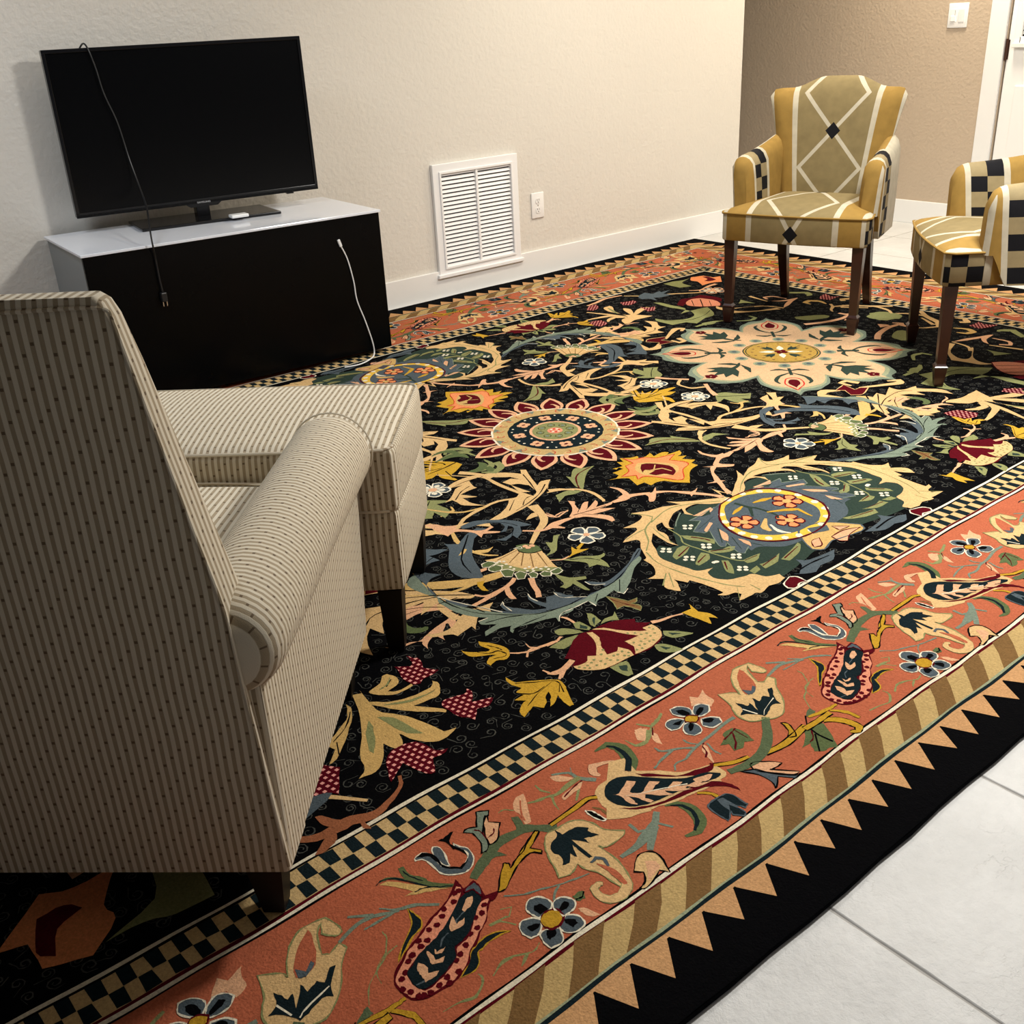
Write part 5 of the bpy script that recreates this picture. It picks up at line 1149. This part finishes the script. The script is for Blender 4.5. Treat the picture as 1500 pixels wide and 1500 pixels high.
S K 4 4 - 0.0|3.4|630,-163 685,-211 720,-238
S P 3 4 - 0.0|17.4,13.9,22.6|705,-40 668,-92 638,-150
S C 3 4 - 0.0|7.1,12.3,12.3|630,7 636,-34 681,-61
P B 3 4 - 0.0|802,637 839,596 832,530 775,454 765,415 738,445 690,415 642,403 625,423 688,451 747,521 778,592
S K 4 4 - 0.0|5.0|808,594 781,517 686,420
P C 3 4 - 0.0|609,425 656,371 721,381 747,351 732,319 767,280 718,287 699,340 641,356 595,392
P C 3 O - 0.0|1140,831 1190,846 1207,870 1215,921 1210,988 1236,1052 1281,1061 1277,1034 1230,965 1214,892 1234,868 1270,948 1295,980 1304,938 1257,871 1324,915 1379,911 1397,858 1350,883 1270,855 1250,849 1284,779 1231,782 1179,786 1123,766 1104,774
S C 3 O - 0.0|9.8,29.3,19.5,9.8|1186,835 1171,912 1096,942 1037,953
S C 3 O - 0.0|9.9,19.9,9.9|1197,853 1169,946 1130,1052
S V 4 O - 0.0|6.1,14.2,6.1|1249,1036 1234,991 1209,929
S C 3 O - 0.0|9.7,25.2,19.4|1082,857 1112,880 1154,888 1180,857
P U 4 O - 0.0|1357,1068 1397,1052 1429,1047 1419,1009 1362,996 1332,1017
P U 4 O - 0.0|1359,935 1378,896 1413,887 1362,838 1328,848
P U 4 O - 0.0|1005,904 1044,916 1079,903 1060,840 1003,823 996,859
P U 4 O - 0.0|1158,1082 1221,1134 1255,1125 1222,1068 1171,1051
S P 3 O - 0.0|10.7,21.4,10.7|1214,1142 1284,1155 1363,1177 1461,1162
P B 3 4 - 0.0|1496,1084 1572,1113 1583,1064 1644,1078 1635,1054 1695,1052 1617,1023 1636,982 1562,986 1528,1011 1502,958 1499,1013 1471,1030
S C 3 4 - 0.0|6.5,15.2,10.8|1460,1146 1504,1092 1559,1041 1651,982 1734,914 1763,897
P V 3 4 - 0.0|1462,941 1485,913 1481,853 1483,786 1467,744 1396,706 1447,706 1499,705 1561,693 1476,580 1408,573 1314,541 1297,590 1226,603 1229,698 1256,738 1261,689 1293,652 1338,627 1405,635 1453,698 1454,759 1444,833
S K 4 4 - 0.0|3.8|1255,683 1317,609 1430,605 1522,646
P Q 4 4 R 5.1|1557,825 1620,848 1663,830 1678,795 1680,742 1655,691 1615,660 1568,700 1536,738 1525,783
P R 3 4 - 0.0|1500,829 1591,884 1633,866 1715,869 1731,814 1728,750 1680,709 1686,802 1601,838 1505,792
S K 5 4 - 0.0|4.1|1608,830 1537,753
S K 5 4 - 0.0|4.1|1650,812 1556,715
S K 5 4 - 0.0|4.1|1660,766 1589,691
P O 4 4 - 0.0|1963,1155 2029,1131 2032,1067 2075,1053 1986,969 1937,992 1866,987 1911,1063 1908,1105
P R 5 4 - 0.0|2007,1119 2028,1093 2006,1022 1961,1020 1940,1046 1987,1065
S P 3 4 - 0.0|8.9,17.8,22.2|1744,973 1790,935 1877,954 1933,960
P V 3 4 - 0.0|1768,1165 1831,1163 1877,1144 1941,1142 1845,1108 1823,1022 1760,1045 1761,1098
F B P 4 4 P I 65.5 5 0.00 0.30|1818,882
S V 3 4 - 0.0|12.9,24.0,12.9|1271,509 1319,508 1358,491 1394,504
P C 3 4 - 0.0|984,-548 987,-568 1036,-550 1036,-586 1118,-547 1115,-581 1134,-601 1190,-607 1171,-623 1186,-649 1217,-692 1199,-745 1174,-682 1138,-643 1127,-685 1101,-639 1068,-620 1078,-667 1039,-625 978,-628 1019,-673 956,-656 973,-675 979,-732 979,-748 955,-755 959,-693 948,-665 909,-673 885,-696 866,-692 893,-639 942,-589
S K 4 4 - 0.0|4.0|1029,-560 940,-622 873,-683
S K 4 4 - 0.0|4.1|935,-634 1006,-606 1097,-597 1139,-625
S K 4 4 - 0.0|3.3|906,-670 961,-661
P C 3 4 - 0.0|858,-748 940,-739 997,-767 1029,-769 1062,-754 1055,-772 1019,-791 1012,-808 965,-798 966,-815 936,-783 907,-768 901,-809 887,-771
P C 3 4 - 0.0|1742,-410 1747,-440 1653,-475 1598,-526 1588,-560 1602,-575 1636,-570 1692,-543 1745,-509 1736,-523 1628,-583 1595,-633 1606,-677 1567,-644 1560,-594 1547,-536 1618,-481
S V 3 4 - 0.0|11.1,19.1,11.1|1456,-434 1505,-399 1554,-408 1559,-449
S V 3 4 - 0.0|9.0,22.6,22.6,9.0|1317,-491 1330,-516 1383,-502 1423,-483
P V 3 4 - 0.0|1671,-204 1753,-168 1786,-179 1774,-218 1675,-284 1652,-257
S P 3 4 - 0.0|26.8,23.2,17.8|1605,-178 1682,-138 1777,-115 1853,-121 1852,-175
P P 3 4 - 0.0|1806,-52 1823,-85 1816,-106 1766,-89
S P 3 4 - 0.0|7.3,22.0,18.3|1861,-88 1877,-121 1849,-144
P V 3 4 - 0.0|1877,51 1967,65 2005,20 1986,-48 1934,-75 1901,-35 1864,8
S C 3 4 - 0.0|9.9,19.8,9.9|1998,185 2045,128 2032,49 1994,2
S C 3 4 - 0.0|18.6,27.9,18.6|2105,-69 2040,-141 1986,-221 1926,-261
S C 3 4 - 0.0|9.2,18.4,12.9|2008,-133 1942,-226 1982,-244
S C 3 4 - 0.0|7.2,14.3,12.5|1857,-209 1881,-236 1926,-261 1958,-299
S C 3 4 - 0.0|9.2,27.6,23.9|2096,-236 2106,-277 2063,-312 2042,-287
S A 3 4 - 0.0|8.7,26.2,26.2,8.7|1949,-315 1968,-365 1947,-406 1907,-399 1896,-360
P U 4 4 - 0.0|2018,-342 2070,-348 2101,-342 2072,-378 2102,-426 2050,-420 2005,-394
P P 3 4 - 0.0|1770,-418 1822,-427 1888,-454 1950,-474 1958,-484 1884,-499 1832,-537 1847,-505 1885,-475 1819,-449
S C 3 4 - 0.0|8.2,13.1,16.4|1767,-414 1748,-489 1703,-532
S P 3 4 - 0.0|8.2,16.5,13.2|1913,-508 1911,-579 1871,-605 1850,-570
S C 3 4 - 0.0|8.1,16.1|1818,-545 1831,-607 1844,-669
P V 3 4 - 0.0|1753,-566 1756,-615 1768,-663 1704,-624 1729,-607
S V 3 4 - 0.0|8.6,34.4,25.8|2015,-472 2039,-474 2068,-508 2004,-588
P R 4 4 C 3.5|1036,-415 1018,-475 1049,-477 1067,-497 992,-524 957,-501 987,-456 965,-432
S C 3 4 - 0.0|11.7,35.0,30.4,11.7|976,-444 929,-409 886,-424 914,-499
S C 3 4 - 0.0|12.0,31.3,12.0|1045,-473 1135,-523 1184,-546 1213,-528 1176,-504
S C 3 4 - 0.0|12.1,24.3|1045,-441 1045,-392 1077,-395 1090,-442
S A 3 4 - 0.0|32.6,39.2,32.6,17.4|971,-530 918,-577 837,-631 756,-653 702,-660
P C 3 4 - 0.0|781,-263 804,-287 767,-324 791,-335 739,-354 694,-364 676,-345 734,-333
P D 4 4 - 0.0|-7,-743 -63,-733 -119,-721 -173,-730 -231,-758 -285,-798 -331,-854 -351,-844 -363,-821 -398,-840 -429,-893 -437,-947 -432,-1000 -410,-1051 -393,-1104 -356,-1140 -286,-1142 -230,-1140 -170,-1128 -109,-1116 -31,-1118 0,-938
P C 5 4 - 0.0|-12,-744 -5,-758 -32,-771 -77,-745 -104,-718 -139,-714 -162,-729 -165,-763 -177,-738 -156,-709 -198,-717 -244,-745 -262,-763 -265,-783 -274,-762 -257,-732 -280,-733 -302,-758 -304,-790 -326,-825 -328,-856 -337,-831 -332,-797 -324,-759 -361,-790 -382,-825 -410,-871 -412,-910 -407,-946 -401,-982 -374,-993 -359,-998 -387,-1005 -399,-1033 -383,-1062 -342,-1079 -317,-1084 -304,-1115 -270,-1130 -277,-1152 -310,-1157 -337,-1149 -374,-1159 -384,-1150 -401,-1152 -439,-1150 -412,-1132 -418,-1117 -442,-1112 -455,-1098 -436,-1099 -439,-1050 -449,-1003 -462,-1009 -473,-975 -483,-998 -503,-1025 -514,-1005 -516,-984 -487,-956 -515,-928 -488,-926 -460,-894 -451,-852 -435,-847 -407,-800 -381,-770 -383,-757 -417,-745 -387,-730 -343,-717 -331,-705 -360,-682 -318,-683 -278,-674 -268,-659 -277,-632 -236,-654 -187,-665 -139,-688 -155,-646 -120,-681 -53,-723 -16,-747 0,-710 0,-684
S V 6 4 - 0.0|4.0|-281,-635 -262,-659 -251,-689 -278,-711 -180,-685 -100,-715 -42,-754
S V 6 4 - 0.0|3.8|-272,-705 -327,-733 -366,-785 -408,-820
S V 6 4 - 0.0|3.8|-401,-739 -355,-729 -310,-726
S V 6 4 - 0.0|3.2|-300,-737 -318,-788 -329,-833
S V 6 4 - 0.0|3.4|-413,-826 -437,-886 -437,-947 -427,-1005 -406,-1073 -381,-1115
S V 6 4 - 0.0|2.9|-514,-977 -464,-940
S V 6 4 - 0.0|2.9|-500,-1000 -459,-944
S V 6 4 - 0.0|2.7|-434,-1146 -395,-1102
S V 6 4 - 0.0|2.8|-366,-1148 -364,-1114
P V 5 4 - 0.0|-282,-818 -264,-841 -248,-869 -237,-902 -257,-915 -271,-880 -287,-847
S R 6 4 - 0.0|4.8|-270,-847 -256,-872 -250,-895
P V 5 4 - 0.0|-383,-888 -342,-864 -321,-864 -314,-881 -350,-899 -389,-907
S R 6 4 - 0.0|4.6|-373,-897 -316,-879
P V 5 4 - 0.0|-371,-951 -317,-921 -308,-941 -330,-960 -375,-967
S R 6 4 - 0.0|4.5|-364,-953 -320,-939
P V 5 4 - 0.0|-296,-926 -274,-948 -245,-950 -232,-962 -255,-972 -285,-957 -302,-936
S R 6 4 - 0.0|4.6|-295,-934 -251,-960
P V 5 4 - 0.0|-314,-986 -302,-998 -323,-1029 -348,-1054 -351,-1031
S R 6 4 - 0.0|4.4|-315,-996 -343,-1028
P V 5 4 - 0.0|-276,-1024 -244,-1025 -218,-1030 -252,-1048 -280,-1041
S R 6 4 - 0.0|4.5|-273,-1027 -231,-1032
S V 5 4 - 0.0|5.2|-275,-773 -285,-821 -309,-853 -307,-898 -299,-960 -285,-1015 -261,-1039
S E 5 4 - 0.0|4.5|-179,-725 -216,-749 -250,-775
D I 6 4 - 6.6|-229,-790 -217,-802 -241,-801 -231,-811 -282,-897 -270,-908 -292,-908 -282,-918 -370,-842 -360,-852 -382,-851 -370,-864 -362,-913 -351,-924 -375,-922 -362,-934 -271,-988 -260,-998 -282,-997 -271,-1008 -311,-1040 -300,-1051 -323,-1048 -311,-1060 -336,-980 -328,-983
P B 5 4 - 0.0|0,-787 -13,-790 -40,-763 -86,-767 -103,-763 -143,-773 -202,-775 -178,-799 -218,-819 -241,-830 -227,-856 -204,-855 -256,-928 -249,-945 -229,-932 -251,-986 -244,-1003 -208,-986 -205,-967 -221,-1006 -188,-1006 -154,-1040 -117,-1055 -16,-1066 0,-933
P D 6 4 - 0.0|-110,-769 -159,-782 -128,-789
P P 6 4 - 0.0|-171,-763 -94,-759 -102,-776 -147,-781
P P 6 4 - 0.0|-215,-845 -167,-822 -168,-833 -216,-856
P P 6 4 - 0.0|-180,-868 -190,-904 -221,-930 -219,-910
P P 6 4 - 0.0|-191,-937 -183,-967 -203,-991 -199,-962
P B 5 4 - 0.0|-235,-1164 -197,-1142 -182,-1112 -157,-1136 -68,-1146 -117,-1175 -165,-1173 -198,-1185 -228,-1171 -245,-1154
S K 6 4 - 0.0|4.4|-230,-1154 -174,-1149 -106,-1155
P V 5 4 - 0.0|-207,-1087 -157,-1074 -101,-1057 -109,-1073 -151,-1095 -197,-1105
S R 6 4 - 0.0|3.8|-197,-1089 -119,-1071
S E 6 4 - 0.0|3.3|-86,-767 -143,-773 -199,-778 -178,-799 -218,-819 -241,-830 -227,-856
S E 6 4 - 0.0|3.1|-227,-856 -204,-855 -256,-928 -249,-945 -229,-932 -251,-986 -244,-1003 -208,-986
S D 6 4 - 0.0|2.2,6.7,1.7|-135,-805 -219,-829
S D 6 4 - 0.0|2.1,6.4,1.6|-177,-860 -237,-925
S D 6 4 - 0.0|2.1,6.3,1.6|-195,-922 -232,-984
S D 6 4 - 0.0|2.1,6.2,1.6|-189,-972 -177,-1006
S D 6 4 - 0.0|2.3,7.0,1.7|-47,-769 -112,-780
S D 6 4 - 0.0|2.2,6.6,1.6|-173,-828 -221,-851
P V 5 4 - 0.0|-264,-1066 -228,-1072 -184,-1063 -221,-1088 -271,-1089
S R 6 4 - 0.0|3.5|-265,-1076 -200,-1068
P V 5 4 - 0.0|-311,-1070 -274,-1066 -286,-1084 -312,-1088
P R 5 4 I 3.5|-304,-1168 -265,-1156 -251,-1170 -254,-1202 -272,-1192 -299,-1200 -313,-1187
P W1 6 X - 0.0|-104,-800 -59,-769 11,-762 71,-772 115,-803 142,-854 144,-916 138,-968 104,-1009 59,-1037 4,-1051 -52,-1047 -105,-1028 -147,-995 -166,-950 -164,-901 -145,-850
P B 7 X - 0.0|-89,-806 -54,-784 9,-779 56,-791 96,-818 118,-866 119,-920 110,-968 85,-999 44,-1022 4,-1025 -44,-1021 -85,-1006 -121,-975 -142,-937 -143,-897 -131,-855
S R 8 X - 0.0|5.9|-59,-769 11,-762 75,-769 120,-799 147,-851 148,-913 142,-965 105,-1010 61,-1038 1,-1055 -55,-1051 -108,-1032 -151,-999 -172,-953 -170,-903 -149,-849 -110,-803 -62,-770
D I 7 X - 10.9|-22,-767 38,-769 84,-791 124,-825 141,-883 135,-943 120,-988 80,-1022 28,-1041 -21,-1044 -65,-1037 -101,-1019 -133,-991 -153,-960 -159,-924 -154,-885 -137,-849 -110,-812
F O A 8 X R O 43.8 5 0.40 0.30|84,-888
F O A 8 X R O 41.5 5 0.40 0.30|-104,-886
F O A 8 X R O 41.3 5 0.40 0.30|-11,-968
S D 8 X - 0.0|10.3,6.8|-26,-793 -19,-838 -9,-858 -5,-918 -22,-938
S D 8 X - 0.0|13.7,6.8|-17,-840 -60,-881
S Y 8 X - 0.0|5.3,17.6,5.3|10,-829 46,-836 72,-844
S Y 8 X - 0.0|5.1,18.6,5.1|-10,-894 31,-917 64,-941 54,-995
S A 8 X - 0.0|6.5,21.3,9.8|-45,-915 -88,-942 -96,-969
S I 8 X - 0.0|4.8,12.9,4.8|-67,-946 -81,-984 -69,-1014
S Y 8 X - 0.0|5.2,13.7,5.2|-88,-834 -58,-827 -26,-822
P A 6 X B 4.7|-44,-1021 12,-1025 57,-1052 99,-1112 85,-1133 54,-1136 -9,-1123 -33,-1116 -86,-1128 -108,-1107 -85,-1065
P B 7 X - 0.0|-19,-1029 34,-1055 12,-1077 -32,-1058
P P 7 X R 3.1|-14,-1102 38,-1103 83,-1122 29,-1128 -4,-1145 -19,-1130
P P 7 X R 3.1|-70,-1079 -41,-1083 -71,-1111 -95,-1104
P P 7 X R 2.4|36,-1067 70,-1100 31,-1096
SUN
STAR"""
for ln in DATA.split('\n'):
    if ln == 'SUN': draw_sun(); continue
    if ln == 'STAR': draw_star(1); draw_star(-1); continue
    pr = ln.split('|'); h = pr[0].split(); pts = [tuple(float(v) / 1000 for v in q.split(',')) for q in pr[-1].split()]
    if h[0] == 'F': sym, lay = h[4], int(h[3])
    else: sym, lay = h[3], int(h[2])
    for T in xforms(sym, pts):
        Q = [T(p) for p in pts]
        if h[0] == 'P':
            s = smooth(Q, True); addp(h[1], lay, s)
            if h[4] != '-': adds(h[4], lay + 1 if float(h[5]) < 900 else lay, s, [max(0.0025, float(h[5]) / 1000)], True)
        elif h[0] == 'S':
            w = [float(v) / 1000 for v in pr[1].split(',')]; s = smooth(Q, False)
            if len(w) == 1: w = [w[0] * 0.8, w[0], w[0] * 0.8]
            if h[4] != '-': adds(h[4], lay, s, [v + 2 * float(h[5]) / 1000 for v in w]); adds(h[1], lay + 1, s, w)
            else: adds(h[1], lay, s, [max(0.002, v) for v in w])
        elif h[0] == 'D':
            r = float(h[5]) / 1000
            for i, p in enumerate(Q): a0 = i * 1.7; addp(h[1], lay, [(p[0] + r * math.cos(a0 + t * PI / 3), p[1] + r * math.sin(a0 + t * PI / 3)) for t in range(6)])
        elif h[0] == 'F':
            c, R_, n, rot, cr = Q[0], float(h[7]) / 1000, int(h[8]), float(h[9]), float(h[10])
            for q in range(n):
                a = rot + q * 2 * PI / n
                E_ = lambda r0, r1, wd: smooth([(c[0] + rr_ * math.cos(a + da), c[1] + rr_ * math.sin(a + da)) for rr_, da in ((r0, 0), (r0 + (r1 - r0) * 0.45, wd * 1.05), (r1 * 0.88, wd * 0.85), (r1, 0), (r1 * 0.88, -wd * 0.85), (r0 + (r1 - r0) * 0.45, -wd * 1.05))], True)
                e = E_(R_ * 0.12, R_, 0.52); addp(h[1], lay, e); adds(h[5], lay + 1, e, [max(0.0025, R_ * 0.10)], True)
                if h[6] != h[1]: addp(h[6], lay + 1, E_(R_ * 0.25, R_ * 0.72, 0.30))
            addp(h[2], lay + 2, [(c[0] + R_ * cr * math.cos(t * PI / 5), c[1] + R_ * cr * math.sin(t * PI / 5)) for t in range(10)])
# slab under the pile
n0 = len(RV); per = []
NS = 60
for (x0_, y0_, x1_, y1_) in ((-RL, -RH, RL, -RH), (RL, -RH, RL, RH), (RL, RH, -RL, RH), (-RL, RH, -RL, -RH)):
    for i in range(NS): t = i / NS; per.append(warp(x0_ + (x1_ - x0_) * t, y0_ + (y1_ - y0_) * t))
m_ = len(per); RV.extend((p[0], p[1], 0.0102) for p in per); RV.extend((p[0] * 1.0015, p[1] * 1.002, 0.006) for p in per); RV.extend((p[0], p[1], 0.0004) for p in per)
for i in range(m_):
    j = (i + 1) % m_
    for q in (0, m_): RF.append((n0 + q + i, n0 + q + m_ + i, n0 + q + m_ + j, n0 + q + j)); RI.append(KEYS.index('K'))
RF.append(tuple(n0 + 2 * m_ + i for i in range(m_))[::-1]); RI.append(KEYS.index('K'))
me = bpy.data.meshes.new('rug'); me.from_pydata(RV, [], RF)
for q in RM: me.materials.append(q)
me.polygons.foreach_set('material_index', RI); me.update()
rug = bpy.data.objects.new('rug', me); COL.objects.link(rug); rug.location = (CX, CY, 0)
tag(rug, 'large black floral rug with salmon flower border and checker band covering the tiled floor', 'rug')
